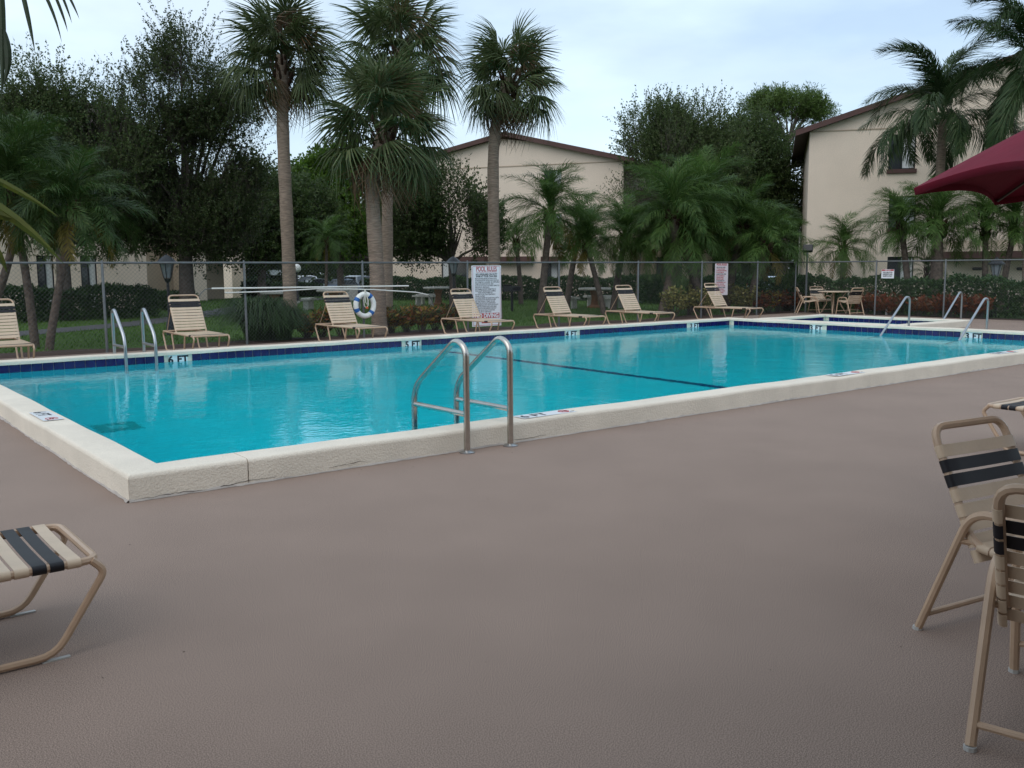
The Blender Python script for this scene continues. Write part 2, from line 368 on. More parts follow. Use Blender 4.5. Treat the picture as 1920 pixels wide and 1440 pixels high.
# ================================================================== SWIMMING POOL
pool = thing('swimming_pool', 'large rectangular swimming pool with raised white coping and navy tile line', 'swimming pool', (0, 0, 0))
TOP, TZ = HC, HC-.06
def profile(cw, h, nose=.06):                     # (offset from inner edge outwards, z)
    pr = [(cw, -.02), (cw, h-.03)]
    for k in range(5): a = k/4*math.pi/2; pr.append((cw-.03+.03*math.cos(a), h-.03+.03*math.sin(a)))
    for k in range(5): a = math.pi/2+k/4*math.pi/2; pr.append((.02+.02*math.cos(a), h-.02+.02*math.sin(a)))
    pr += [(0, h-nose), (.035, h-nose-.001), (.035, -.02)]; return pr
def coping(parent, a, b, nrm, ma, mb, cw=CW, h=HC, nose=.06, mat=M['coping'], wob=True):
    # a,b inner edge ends (2-D), nrm outward; ma/mb = 1 mitre outwards at that end, 0 square
    a, b, nrm = [np.array(v, float) for v in (a, b, nrm)]; u = (b-a)/np.linalg.norm(b-a); Ln = np.linalg.norm(b-a); pr = profile(cw, h, nose); k = len(pr)
    n = max(2, int(Ln/.25)); m = MB(); vs = []; f = []
    for i in range(n+1):
        t = i/n
        for o, z in pr:
            s0, s1 = -o*ma+.0015, Ln+o*mb-.0015; p = a+u*(s0+(s1-s0)*t)+nrm*o
            dz = .003*math.sin(p[0]*2.3+p[1]*1.9)+.002*math.sin(p[0]*5.1-p[1]*4.3) if (wob and z > .03) else 0
            do = .004*math.sin(p[0]*3.7+p[1]*2.9) if (wob and o > .1) else 0
            vs.append((p[0]+nrm[0]*do, p[1]+nrm[1]*do, z+dz))
    for i in range(n):
        for q in range(k): r_ = (q+1) % k; f.append((i*k+q, i*k+r_, i*k+k+r_, i*k+k+q))
    f += [tuple(range(k-1, -1, -1)), tuple(range(n*k, n*k+k))]
    m.add(vs, f); o = m.build('coping', mat, parent, True)
    return o
crack = float(PL(483, 868, (0, -.1, HC), (0, 0, 1))[0])
coping(pool, (0, 0), (crack, 0), (0, -1), 1, 0); coping(pool, (crack+.003, 0), (L, 0), (0, -1), 0, 1)
coping(pool, (0, 0), (0, W), (-1, 0), 1, 1); coping(pool, (0, W), (L, W), (0, 1), 1, 1); coping(pool, (L, 0), (L, W), (1, 0), 1, 1)
m = MB(); e = .045                                   # shell: walls behind the tiles and a sloping floor
za, zb = -1.6, -.95
c = [(-e, -e), (L+e, -e), (L+e, W+e), (-e, W+e)]
zz = [za, zb, zb, za]
m.add([(x, y, TZ+.0) for x, y in c]+[(x, y, z) for (x, y), z in zip(c, zz)], [(0, 4, 5, 1), (1, 5, 6, 2), (2, 6, 7, 3), (3, 7, 4, 0), (4, 7, 6, 5)])
m.build('basin', M['plaster'], pool)
m = MB()                                             # grout backing behind the tile line
g = .036
for a, b in (((-g, -g), (L+g, -g)), ((L+g, -g), (L+g, W+g)), ((L+g, W+g), (-g, W+g)), ((-g, W+g), (-g, -g))):
    m.add([(a[0], a[1], TZ-.17), (b[0], b[1], TZ-.17), (b[0], b[1], TZ), (a[0], a[1], TZ)], [(0, 1, 2, 3)])
m.build('grout_band', M['grout'], pool)
tile_me = MB().box((0, 0, 0), (.147, .010, .147), bev=.004).mesh('tile', M['tile'])
def far_x(px, py): return float(PL(px, py, (0, W+.025, 0), (0, 1, 0))[0])
def right_y(px, py): return float(PL(px, py, (L+.025, 0, 0), (1, 0, 0))[1])
mk_far = [('6 FT', far_x(334, 674)), ('5 FT', far_x(773, 645)), ('4 FT', far_x(1071, 626)), ('3 FT', far_x(1302, 611))]
mk_right = [('3 FT', right_y(1530, 614)), ('3 FT', right_y(1825, 632))]
TS = .1525
rr = random.Random(3)
for i in range(int(L/TS)):
    x = .08+i*TS
    if any(abs(x-mx_) < .225 for _, mx_ in mk_far): continue
    link('tile', tile_me, pool, (x, W+.027, TZ-.076), (rr.uniform(-.008, .008), 0, rr.uniform(-.006, .006)))
for i in range(int(W/TS)):
    y = .08+i*TS
    if any(abs(y-my_) < .225 for _, my_ in mk_right): continue
    link('tile', tile_me, pool, (L+.027, y, TZ-.076), (0, rr.uniform(-.008, .008), math.pi/2+rr.uniform(-.006, .006)))
for i in range(int(L/TS)): link('tile', tile_me, pool, (.08+i*TS, -.027, TZ-.076)) if i % 1 == 0 and i < 60 else None
for i in range(int(W/TS)): link('tile', tile_me, pool, (-.027, .08+i*TS, TZ-.076), (0, 0, math.pi/2))
for txt, x in mk_far:
    o = MB().box((0, 0, 0), (.31, .012, .148), bev=.003).build('depth_marker', M['marker'], pool, loc=(x, W+.026, TZ-.076)); o['label'] = 'white depth marker reading '+txt
    t_ = text_mesh(txt, .165, M['ink'], .0006, .007, 1.1, 'CENTER'); link('lettering', t_, o, (0, -.0068, -.058), (math.pi/2, 0, 0))
for txt, y in mk_right:
    o = MB().box((0, 0, 0), (.31, .012, .148), bev=.003).build('depth_marker', M['marker'], pool, loc=(L+.026, y, TZ-.076), rot=(0, 0, -math.pi/2)); o['label'] = 'white depth marker reading '+txt
    t_ = text_mesh(txt, .165, M['ink'], .0006, .007, 1.1, 'CENTER'); link('lettering', t_, o, (0, -.0068, -.058), (math.pi/2, 0, 0))
# painted depth marks on top of the coping, each with a red no-diving ring
def top_mark(txt, x, y, a, s=.15):
    o = MB().box((0, 0, 0), (.62, .17, .002)).build('painted_depth_mark', M['marker'], pool, loc=(x, y, HC+.0065), rot=(0, 0, a))
    o['label'] = 'depth mark '+txt+' painted on top of the coping'
    link('lettering', text_mesh(txt, s, M['ink'], .0005, .003, 1.05), o, (-.29, -.055, .0022))
    q = MB(); q.tube([(.22+.052*math.cos(k*math.pi/10), .052*math.sin(k*math.pi/10), .002) for k in range(20)], .0032, 4, True)
    q.tube([(.185, .035, .002), (.255, -.035, .002)], .003, 4); q.build('no_diving_ring', M['sign_red'], o)
    q = MB(); q.tube([(.19, -.012, .002), (.235, .012, .002), (.26, .0, .002)], .003, 4); q.tube([(.26, -.045, .002), (.31, -.045, .002)], .003, 4); q.build('diver_symbol', M['ink'], o)
p = PL(1032, 779, (0, 0, HC), (0, 0, 1)); top_mark('6 FT', p[0], -.14, 0)
p = PL(1580, 701, (0, 0, HC), (0, 0, 1)); top_mark('5 FT', p[0], -.14, 0)
p = PL(1858, 660, (0, 0, HC), (0, 0, 1)); top_mark('3 FT', p[0], -.14, 0)
p = PL(95, 780, (0, 0, HC), (0, 0, 1)); top_mark('6 FT', -.14, p[1], -math.pi/2)
# floor line and main drain
zl = lambda x: za+(zb-za)*(x+e)/(L+2*e)
def under(px, py, depth):                            # floor point seen through the water surface
    q = G(px, py, .009); d = ray(px, py); d = d/np.linalg.norm(d); h = np.hypot(d[0], d[1]); ch = h/1.33; return q[:2]+d[:2]/h*depth*ch/math.sqrt(1-ch*ch)
xl = float(under(1130, 697, 1.3)[0])
m = MB(); m.add([(xl-.09, 0, zl(xl-.09)+.004), (xl+.09, 0, zl(xl+.09)+.004), (xl+.09, W, zl(xl+.09)+.004), (xl-.09, W, zl(xl-.09)+.004)], [(0, 1, 2, 3)])
m.build('floor_line', M['blue_line'], pool)
p = under(220, 800, 1.55)
m = MB(); m.box((p[0], p[1], zl(p[0])+.02), (.46, .46, .02)); m.build('drain_frame', material('drain', (.22, .50, .50), .7), pool)
m = MB(); m.box((p[0], p[1], zl(p[0])+.036), (.2, .2, .012)); m.build('drain_cover', M['marker'], pool)
wx = np.linspace(-.03, L+.03, 2); 
water = MB().add([(-.03, -.03, .009), (L+.03, -.03, .009), (L+.03, W+.03, .009), (-.03, W+.03, .009)], [(0, 1, 2, 3)]).build('pool_water', M['water'])
tag(water, kind='structure')
# ragged lip of deck coating along the foot of the coping
def lip(a, b, nrm):
    a, b, nrm = [np.array(v, float) for v in (a, b, nrm)]; Ln = np.linalg.norm(b-a); n = int(Ln/.05); u = (b-a)/Ln; r_ = random.Random(5)
    wv = [.004+.016*abs(math.sin(i*.11))*r_.random()+.006*r_.random() for i in range(n+1)]; m = MB()
    hh = [.010+.018*r_.random()*abs(math.sin(i*.07+1)) for i in range(n+1)]; vs = []; f = []
    for i in range(n+1):
        p = a+u*(Ln*i/n)
        for o, z in ((-.006, hh[i]), (wv[i]*.5, hh[i]*.7), (wv[i], .002)): vs.append((p[0]+nrm[0]*o, p[1]+nrm[1]*o, z))
    for i in range(n):
        for q in range(2): f.append((i*3+q, i*3+q+1, i*3+q+4, i*3+q+3))
    o = m.add(vs, f).build('coating_lip', M['deck_edge'], deck, True)
lip((-CW, -CW), (L+CW, -CW), (0, -1)); lip((-CW, W), (-CW, -CW), (-1, 0))

# dark shrinkage cracks low on the near coping face
def crack_line(x0_, x1_, z0_, seed):
    r_ = random.Random(seed); n = int((x1_-x0_)/.03); m = MB(); vs = []; f = []; z = z0_
    for i in range(n+1):
        x = x0_+(x1_-x0_)*i/n; z = min(.06, max(.008, z+r_.uniform(-.006, .006))); wv = .0014*abs(math.sin(math.pi*i/n))**.5*r_.uniform(.5, 1.6)+.0004
        for dz in (-wv, wv): vs.append((x, -CW-.0075, z+dz))
    for i in range(n): f.append((2*i, 2*i+2, 2*i+3, 2*i+1))
    m.add(vs, f).build('crack', M['mulch'], pool)
crack_line(-.26, .75, .018, 1); crack_line(1.15, 1.5, .03, 2); crack_line(2.9, 3.3, .03, 6)
m = MB(); z = .0
m.add([(crack+.0015+dx+.003*math.sin(k*2.1), -CW-.0075, .005+k*.021) for k in range(8) for dx in (-.0012, .0012)], [(2*k, 2*k+1, 2*k+3, 2*k+2) for k in range(7)]).build('crack', M['mulch'], pool)
# dry leaf bits and specks lying on the deck
r_ = np.random.default_rng(77); nb_ = 150
lx = np.r_[r_.uniform(-2.5, 8, 30), r_.uniform(-.3, 14, 60)]; ly = np.r_[r_.uniform(-5.0, -.5, 30), r_.uniform(-.62, -.33, 60)]
ok_ = (ly < -.32); lx, ly = lx[ok_], ly[ok_]; V_ = []
for x, y in zip(lx, ly):
    a, l_ = r_.uniform(0, 6.28), r_.uniform(.003, .008); d = np.array([math.cos(a), math.sin(a), 0]); sd = np.array([-d[1], d[0], 0])*.35; o_ = np.array([x, y, .003])
    V_ += [o_-d*l_, o_+sd*l_+np.array([0, 0, .003]), o_+d*l_+np.array([0, 0, .001]), o_-sd*l_+np.array([0, 0, .002])]
o = link('leaf_litter', quads_mesh('leaf_litter', np.array(V_), 4, M['mulch'])); tag(o, 'tiny dry leaf bits scattered over the pool deck', 'leaf litter', kind='stuff')

# wading pool beside the right end
spa = thing('wading_pool', 'small raised wading pool with white coping behind the shallow end', 'wading pool', (0, 0, 0))
x0, x1, y0, y1 = SPA
for a, b, nr in (((x0, y0), (x1, y0), (0, -1)), ((x1, y0), (x1, y1), (1, 0)), ((x1, y1), (x0, y1), (0, 1)), ((x0, y1), (x0, y0), (-1, 0))):
    coping(spa, a, b, nr, 1, 1, cw=.3, h=.17)
m = MB(); m.add([(x0-.04, y0-.04, .11), (x1+.04, y0-.04, .11), (x1+.04, y1+.04, .11), (x0-.04, y1+.04, .11)]+[(x0-.04, y0-.04, -.35), (x1+.04, y0-.04, -.35), (x1+.04, y1+.04, -.35), (x0-.04, y1+.04, -.35)], [(0, 4, 5, 1), (1, 5, 6, 2), (2, 6, 7, 3), (3, 7, 4, 0), (4, 7, 6, 5)])
m.build('basin', M['plaster'], spa)
m = MB()
g = .037
for a, b in (((x0-g, y0-g), (x1+g, y0-g)), ((x1+g, y0-g), (x1+g, y1+g)), ((x1+g, y1+g), (x0-g, y1+g)), ((x0-g, y1+g), (x0-g, y0-g))):
    m.add([(a[0], a[1], -.06), (b[0], b[1], -.06), (b[0], b[1], .11), (a[0], a[1], .11)], [(0, 1, 2, 3)])
m.build('grout_band', M['grout'], spa)
for i in range(int((y1-y0)/TS)): link('tile', tile_me, spa, (x1+.027, y0+.08+i*TS, .034), (0, 0, math.pi/2))
for i in range(int((x1-x0)/TS)): link('tile', tile_me, spa, (x0+.08+i*TS, y1+.027, .034))
tag(MB().add([(x0-.02, y0-.02, .012), (x1+.02, y0-.02, .012), (x1+.02, y1+.02, .012), (x0-.02, y1+.02, .012)], [(0, 1, 2, 3)]).build('wading_water', M['water']), kind='structure')

# ================================================================== HANDRAILS
def rail_thing(label, loc, a, pts, brace, r=.019, group=None, mat=M['steel'], feet=()):
    t = thing('grab_rail', label, 'handrail', loc, a, group)
    MB().tube(fillet(pts, .16, 8), r, 12).build('rail_tube', mat, t, True)
    if brace: MB().tube(brace, r*.85, 10).build('brace', mat, t, True)
    for f_ in feet: MB().lathe([(.065, 0), (.065, .008), (.04, .02), (.026, .022)], 20, f_).build('flange', M['chrome'], t, True)
    return t
# near ladder: local +x = towards the water
def ladder_rail(label, px, py, mat=M['steel'], far=False):
    p = G(px, py) if not far else px
    a = math.pi/2 if not far else -math.pi/2
    pts = [(0, 0, 0), (0, 0, .86), (.14, 0, .93), (.80, 0, .47), (.80, 0, -.9)] if not far else [(0, 0, 0), (0, 0, .86), (.12, 0, .9), (.62, 0, .46), (.62, 0, -.9)]
    rail_thing(label, (p[0], p[1], 0), a, pts, [(0, 0, .32), (.80, 0, .32)] if not far else [(0, 0, .32), (.62, 0, .32)], .027, 'ladder grab rails', mat, [(0, 0, 0)])
ladder_rail('stainless grab rail at the near pool edge, left of the front pair', 876, 849)
ladder_rail('stainless grab rail at the near pool edge, right one, beside the 6 FT mark', 957, 836)
xa, xb = far_x(225, 660), far_x(281, 655)
ladder_rail('shiny grab rail on the far pool edge, in front of a fence post', (xa, W+.34), None, M['chrome'], True)
ladder_rail('shiny grab rail on the far pool edge, right one, nearer the lounger', (xb, W+.34), None, M['chrome'], True)
# step handrails at the shallow end: local +x towards the pool
def step_rail(label, y, x=L+.42, a=math.pi, reach=1.28):
    pts = [(0, 0, 0), (0, 0, .80), (.16, 0, .84), (reach, 0, -.08), (reach+.5, 0, -.55)]
    return rail_thing(label, (x, y, 0), a, pts, None, .024, 'step handrails', M['chrome'], [(0, 0, 0)])
q = PL(1704, 607, (L+.42, 0, 0), (1, 0, 0)); step_rail('bright step handrail sloping into the shallow end, nearer the small wading pool', q[1])
q = PL(1850, 616, (L+.42, 0, 0), (1, 0, 0)); step_rail('bright step handrail sloping into the shallow end, nearest the right frame edge', q[1])
q = G(1801, 607); t_ = step_rail('bright handrail sloping down into the small wading pool', q[1], SPA[1]+.5, math.pi, 1.5)
q0 = G(1801, 607); t_.location = (q0[0], q0[1], 0); q1 = G(1712, 606, .15); dv = q1-q0; t_.rotation_euler = (0, 0, math.atan2(dv[1], dv[0]))

# ================================================================== LOUNGERS AND CHAIRS
def strap_mesh(name, half, mat, width=.05, r=.016, sag=.006, seed=0):
    # lies across y from -half to half on rails of radius r centred at z=0, wraps both rails
    pts = []
    for k in range(7): a = R(-140)+k/6*R(230); pts.append((-half-r*0+math.cos(math.pi-(a-R(-140))*0-0)*0, 0))
    pr = []
    rr_ = r+.0015
    for k in range(7): a = R(300)-k/6*R(210); pr.append((-half+rr_*math.cos(a), rr_*math.sin(a)))       # from under, round outside, to top
    n = 6
    pr = [(-half+rr_*math.cos(a), rr_*math.sin(a)) for a in [R(310)-k/6*R(220) for k in range(7)]]
    for k in range(1, n): s_ = k/n; pr.append((-half+2*half*s_, rr_-sag*4*s_*(1-s_)))
    pr += [(half+rr_*math.cos(a), rr_*math.sin(a)) for a in [R(90)-k/6*R(220) for k in range(7)]]
    m = MB(); vs = []; f = []; th = .0022; P = np.array(pr); T = np.gradient(P, axis=0); T /= np.linalg.norm(T, axis=1)[:, None]; Nn = np.stack([-T[:, 1], T[:, 0]], 1)
    for p, nn in zip(P, Nn):
        for x in (-width/2, width/2): vs.append((x, p[0], p[1]))
        for x in (width/2, -width/2): vs.append((x, p[0]-nn[0]*th*-1, p[1]+nn[1]*th))
    for i in range(len(P)-1):
        for q in range(4): r2 = (q+1) % 4; f.append((i*4+q, i*4+4+q, i*4+4+r2, i*4+r2))
    return m.add(vs, f).mesh(name, mat, True)
HALF = .31
S_L, S_D = strap_mesh('strap', HALF, M['strap']), strap_mesh('strap', HALF, M['dark_strap'])
HINGE, LL, SZ, BL, BA = .74, 1.92, .37, .80, R(57)
def make_lounger(label):
    t = thing('sun_lounger', label, 'sun lounger', (0, 0, 0), 0, 'strap sun loungers round the pool')
    m = MB(); r_ = .0165
    # seat rails joined by a bar at each end
    m.tube(fillet([(.0, HALF, SZ), (LL, HALF, SZ), (LL, -HALF, SZ), (0, -HALF, SZ)], .06, 5), r_, 8)
    m.tube([(0, -HALF, SZ), (0, HALF, SZ)], r_, 8)
    m.tube([(.62, -HALF, SZ-.03), (.62, HALF, SZ-.03)], .011, 6)
    m.build('seat_frame', M['frame'], t, True)
    for sgn in (-1, 1):
        y = sgn*(HALF)
        m = MB(); m.tube(fillet([(LL-.02, y, SZ), (LL+.03, y, SZ-.05), (LL-.17, y, .018), (LL-.62, y, .018), (LL-.52, y, SZ-.01)], .07, 4), .0155, 8); m.build('leg', M['frame'], t, True)
        m = MB(); m.tube(fillet([(.02, y, SZ), (-.03, y, SZ-.05), (.14, y, .018), (.68, y, .018), (.56, y, SZ-.01)], .07, 4), .0155, 8); m.build('leg', M['frame'], t, True)
        for x in (LL-.22, .2): MB().box((x+.05, y, .003), (.10, .02, .006)).build('glide', M['glide'], t)
    # backrest
    bx = lambda s_: (HINGE-s_*math.cos(BA), SZ+.01+s_*math.sin(BA))
    hb = HALF-.035
    a, b = bx(0), bx(BL)
    m = MB(); m.tube(fillet([(a[0], hb, a[1]), (b[0], hb, b[1]), (b[0], -hb, b[1]), (a[0], -hb, a[1])], .09, 6), r_, 8); m.build('back_frame', M['frame'], t, True)
    p0 = bx(.52)
    for sgn in (-1, 1): MB().tube([(p0[0], sgn*hb, p0[1]), (.12, sgn*(hb), SZ+.01)], .008, 6).build('stay', M['frame'], t, True)
    nb = 11
    for i in range(nb):
        s_ = BL-.115-i*.0615; x, z = bx(s_)
        o = link('strap', S_D if i in (1, 2) else S_L, t, (x, 0, z), (0, -(math.pi-BA)*0+BA-math.pi*0, 0), (1, (hb)/HALF, 1))
        o.rotation_euler = (0, BA, 0)
    ns = 18
    for i in range(ns):
        x = LL-.085-i*.0615
        if x < HINGE+.03: break
        link('strap', S_D if i in (1, 2) else S_L, t, (x, 0, SZ))
    return t
lab = ['beige strap lounger at the far poolside, cut off by the left frame edge',
       'beige strap lounger beside the far grab rails, in front of the black lantern post',
       'beige strap lounger just left of the life ring',
       'beige strap lounger in front of the big pool rules sign',
       'beige strap lounger on the far side, just right of the big pool rules sign',
       'beige strap lounger below dark palm trunks, second from the far pool corner',
       'beige strap lounger beside the pale pink sign at the far corner',
       'foot end of a beige strap lounger in the left foreground on the bare deck',
       'foot end of a beige strap lounger at the right edge behind the armchair']
proto = make_lounger(lab[0])
LY = W+2.45                                         # head end line
heads = [(-8, 572), (347, 562), (630, 550), (862, 546), (1034, 541), (1168, 538), (1332, 533)]
for i, (px, py) in enumerate(heads):
    o = proto if i == 0 else copy_tree(proto)
    o['label'] = lab[i]
    p = PL(px, py, (0, LY-.35, 0), (0, 1, 0))
    o.location = (p[0], LY+random.uniform(-.05, .05), 0); o.rotation_euler = (0, 0, -math.pi/2+random.uniform(-.06, .06))
o = copy_tree(proto); o['label'] = lab[7]
a, b = G(177, 1045, SZ), G(114, 989, SZ)            # foot-end corners
mid = (a+b)/2; ax = math.atan2((a-b)[1], (a-b)[0])+math.pi/2
o.rotation_euler = (0, 0, ax); o.location = (mid[0]-LL*math.cos(ax), mid[1]-LL*math.sin(ax), 0)
o = copy_tree(proto); o['label'] = lab[8]
a, b = G(1850, 760, SZ), G(1912, 748, SZ)
ax = math.atan2((b-a)[1], (b-a)[0])+math.pi/2
mid = a+np.array([-math.sin(ax), math.cos(ax), 0])*-HALF
o.rotation_euler = (0, 0, ax); o.location = (mid[0]-LL*math.cos(ax), mid[1]-LL*math.sin(ax), 0)
print('LOUNGER R', o.location, ax, 'foot corners', a, b)

CH = .225
C_L, C_D = strap_mesh('strap', CH, M['strap']), strap_mesh('strap', CH, M['dark_strap'])
def make_chair(label):
    t = thing('armchair', label, 'chair', (0, 0, 0), 0, 'strap armchairs round the tables')
    back = [(-.20, .41), (-.41, .85)]; r_ = .0165
    seat = [(-.20, .41), (-.05, .395), (.16, .43), (.24, .435), (.275, .40)]
    for sgn in (-1, 1):
        y = sgn*.26
        m = MB(); m.tube(fillet([(-.40, y, .012), (-.19, y, .555), (.20, y, .545), (.30, y, .012)], .09, 6), .017, 8)
        m.tube([(-.19, sgn*CH, .415), (-.235, y, .425)], .012, 6)
        m.tube([(.20, sgn*CH, .43), (.235, y, .43)], .012, 6)
        m.build('leg_and_arm', M['frame'], t, True)
        for x in (-.404, .301): MB().lathe([(.02, 0), (.02, .014)], 8, (x, y, 0)).build('foot_cap', M['glide'], t)
    m = MB(); m.tube([(-.375, -.26, .075), (-.375, .26, .075)], .0125, 8); m.build('rear_stretcher', M['frame'], t, True)
    m = MB(); m.tube([(.285, -.26, .12), (.285, .26, .12)], .0115, 8); m.build('front_stretcher', M['frame'], t, True)
    path = [(x, CH, z) for x, z in seat[::-1]]+[(back[1][0], CH, back[1][1]), (back[1][0], -CH, back[1][1])]+[(x, -CH, z) for x, z in seat]
    path.append(path[0])
    m = MB(); m.tube(fillet(path, .07, 5), r_, 8); m.build('seat_and_back_frame', M['frame'], t, True)
    L_ = math.hypot(back[1][0]-back[0][0], back[1][1]-back[0][1]); an = math.atan2(back[1][1]-back[0][1], back[0][0]-back[1][0])
    for i in range(8):
        s_ = L_-.105-i*.061; x = back[0][0]-s_*math.cos(an); z = back[0][1]+s_*math.sin(an)
        link('strap', C_D if i in (1, 2) else C_L, t, (x, 0, z), (0, an, 0))
    sp = np.array(seat); d = np.r_[0, np.cumsum(np.hypot(*np.diff(sp, axis=0).T))]
    for i in range(8):
        s_ = .05+i*.057
        if s_ > d[-1]-.01: break
        x, z = np.interp(s_, d, sp[:, 0]), np.interp(s_, d, sp[:, 1]); x2, z2 = np.interp(s_+.01, d, sp[:, 0]), np.interp(s_+.01, d, sp[:, 1])
        link('strap', C_L, t, (x, 0, z), (0, -math.atan2(z2-z, x2-x), 0))
    return t
chair = make_chair('beige strap armchair with two dark back straps, in full view on the right')
f1 = G(1722, 1180); f2 = G(1868, 1140)
def place_chair(o, f1, face):                       # f1 = a rear foot, face = heading, side = which foot
    pass
mid = None
best = min(np.linspace(-1.2, 1.2, 121), key=lambda a: abs(px_of(f1+np.array([.52*math.cos(a+math.atan2(RH[1], RH[0])), .52*math.sin(a+math.atan2(RH[1], RH[0])), 0]))[0]-1868)+abs(px_of(f1+np.array([.52*math.cos(a+math.atan2(RH[1], RH[0])), .52*math.sin(a+math.atan2(RH[1], RH[0])), 0]))[1]-1140)); print('chair turn', best)
best += math.atan2(RH[1], RH[0]); dirn = np.array([math.cos(best), math.sin(best)]); face = math.atan2(dirn[1], dirn[0])-math.pi/2      # facing right and towards the camera
# the nearer rear foot is on the chair's right-hand side
off = rz(face)@np.array([-.40, -.26, 0]); chair.location = (f1[0]-off[0], f1[1]-off[1], 0); chair.rotation_euler = (0, 0, face)
c2 = copy_tree(chair); c2['label'] = 'beige strap armchair nearest the camera, cut off by the right frame edge'
f1 = G(1819, 1405); face = math.atan2(RH[1]*.62+FH[1]*.78, RH[0]*.62+FH[0]*.78)
off = rz(face)@np.array([-.40, .26, 0]); c2.location = (f1[0]-off[0], f1[1]-off[1], 0); c2.rotation_euler = (0, 0, face)

def make_table(label, loc, r=.5):
    t = thing('patio_table', label, 'table', loc, 0, 'round patio tables')
    MB().lathe([(r-.02, .70), (r, .705), (r, .72), (r-.02, .73), (.03, .732), (.03, .72)], 32).build('tabletop', M['strap'], t, True)
    for k in range(4):
        a = k*math.pi/2+.5
        MB().tube(fillet([(r*.75*math.cos(a), r*.75*math.sin(a), .70), (r*.35*math.cos(a), r*.35*math.sin(a), .38), (r*.8*math.cos(a), r*.8*math.sin(a), 0)], .12, 4), .014, 6).build('leg', M['frame'], t, True)
    return t
# umbrella, centred at the table beyond the right frame edge
UC = np.array([EYE[0], EYE[1]])+FH*4.02+RH*3.36
make_table('round beige patio table under the red umbrella', (UC[0], UC[1], 0), .55)
um = thing('patio_umbrella', 'dark red canvas umbrella reaching in from the right', 'umbrella', (UC[0], UC[1], 0))
MB().lathe([(.28, 0), (.28, .05), (.1, .07), (.04, .12), (.04, .3)], 24).build('base', M['umb_metal'], um, True)
MB().tube([(0, 0, .02), (0, 0, 2.62)], .02, 10).build('pole', M['umb_metal'], um, True)
UR, UZ, UT = 1.49, 1.885, 2.62
tipdir = math.atan2(*(FH*.58+RH*(-1.36))[::-1])
tips = [tipdir+k*math.pi/4 for k in range(8)]
def canopy_mesh():
    n, ms = 8, 8; vs = []; f = []
    nr = 7
    for k in range(8):
        for j in range(ms):
            s_ = j/ms; a0, a1 = tips[k], tips[(k+1) % 8]; sag = 4*s_*(1-s_)
            for i in range(nr):
                q = .06+.94*i/(nr-1); e0 = np.array([math.cos(a0), math.sin(a0)])*UR*q; e1 = np.array([math.cos(a1), math.sin(a1)])*UR*q
                p = e0*(1-s_)+e1*s_; p *= 1-.05*sag*q
                z = UT-(UT-UZ)*(q**1.12)-.02*sag*q*0+.045*sag*q*q
                vs.append((p[0], p[1], z))
    m_ = 8*ms
    for a in range(m_):
        b = (a+1) % m_
        for i in range(nr-1): f.append((a*nr+i, a*nr+i+1, b*nr+i+1, b*nr+i))
    # hem
    base = len(vs)
    for a in range(m_):
        p = vs[a*nr+nr-1]; vs.append((p[0]*.995, p[1]*.995, p[2]-.035))
    for a in range(m_): b = (a+1) % m_; f.append((a*nr+nr-1, base+a, base+b, b*nr+nr-1))
    return MB().add(vs, f)
cn = canopy_mesh().build('canopy', M['red_cloth'], um, True)
md = cn.modifiers.new('thickness', 'SOLIDIFY'); md.thickness = .003
for a in tips:
    MB().tube([(.03*math.cos(a), .03*math.sin(a), UT-.05), (.5*UR*math.cos(a), .5*UR*math.sin(a), UT-(UT-UZ)*.5**1.12-.02), (.985*UR*math.cos(a), .985*UR*math.sin(a), UZ-.012)], .008, 5).build('rib', M['umb_metal'], um, True)
    MB().tube([(.03*math.cos(a), .03*math.sin(a), 1.95), (.5*UR*math.cos(a), .5*UR*math.sin(a), UT-(UT-UZ)*.5**1.12-.03)], .007, 5).build('strut', M['umb_metal'], um, True)

# table set in the far right corner
tb = G(1562, 588); make_table('round beige patio table in the far corner by the right-hand fence', (tb[0], tb[1], 0), .5)
far_lab = ['small far armchair in the corner set, leftmost, seen from the side', 'small far armchair in the corner set, behind the table', 'small far armchair in the corner set, with its back to the pool', 'small far armchair in the corner set, rightmost, by the red crotons']
for lb, dr, df in zip(far_lab, (-.78, -.15, .22, .92), (.05, .78, -.80, .15)):
    c_ = copy_tree(chair); c_['label'] = lb
    p = tb[:2]+RH*dr+FH*df; d_ = tb[:2]-p
    c_.location = (p[0], p[1], 0); c_.rotation_euler = (0, 0, math.atan2(d_[1], d_[0])+random.uniform(-.15, .15))

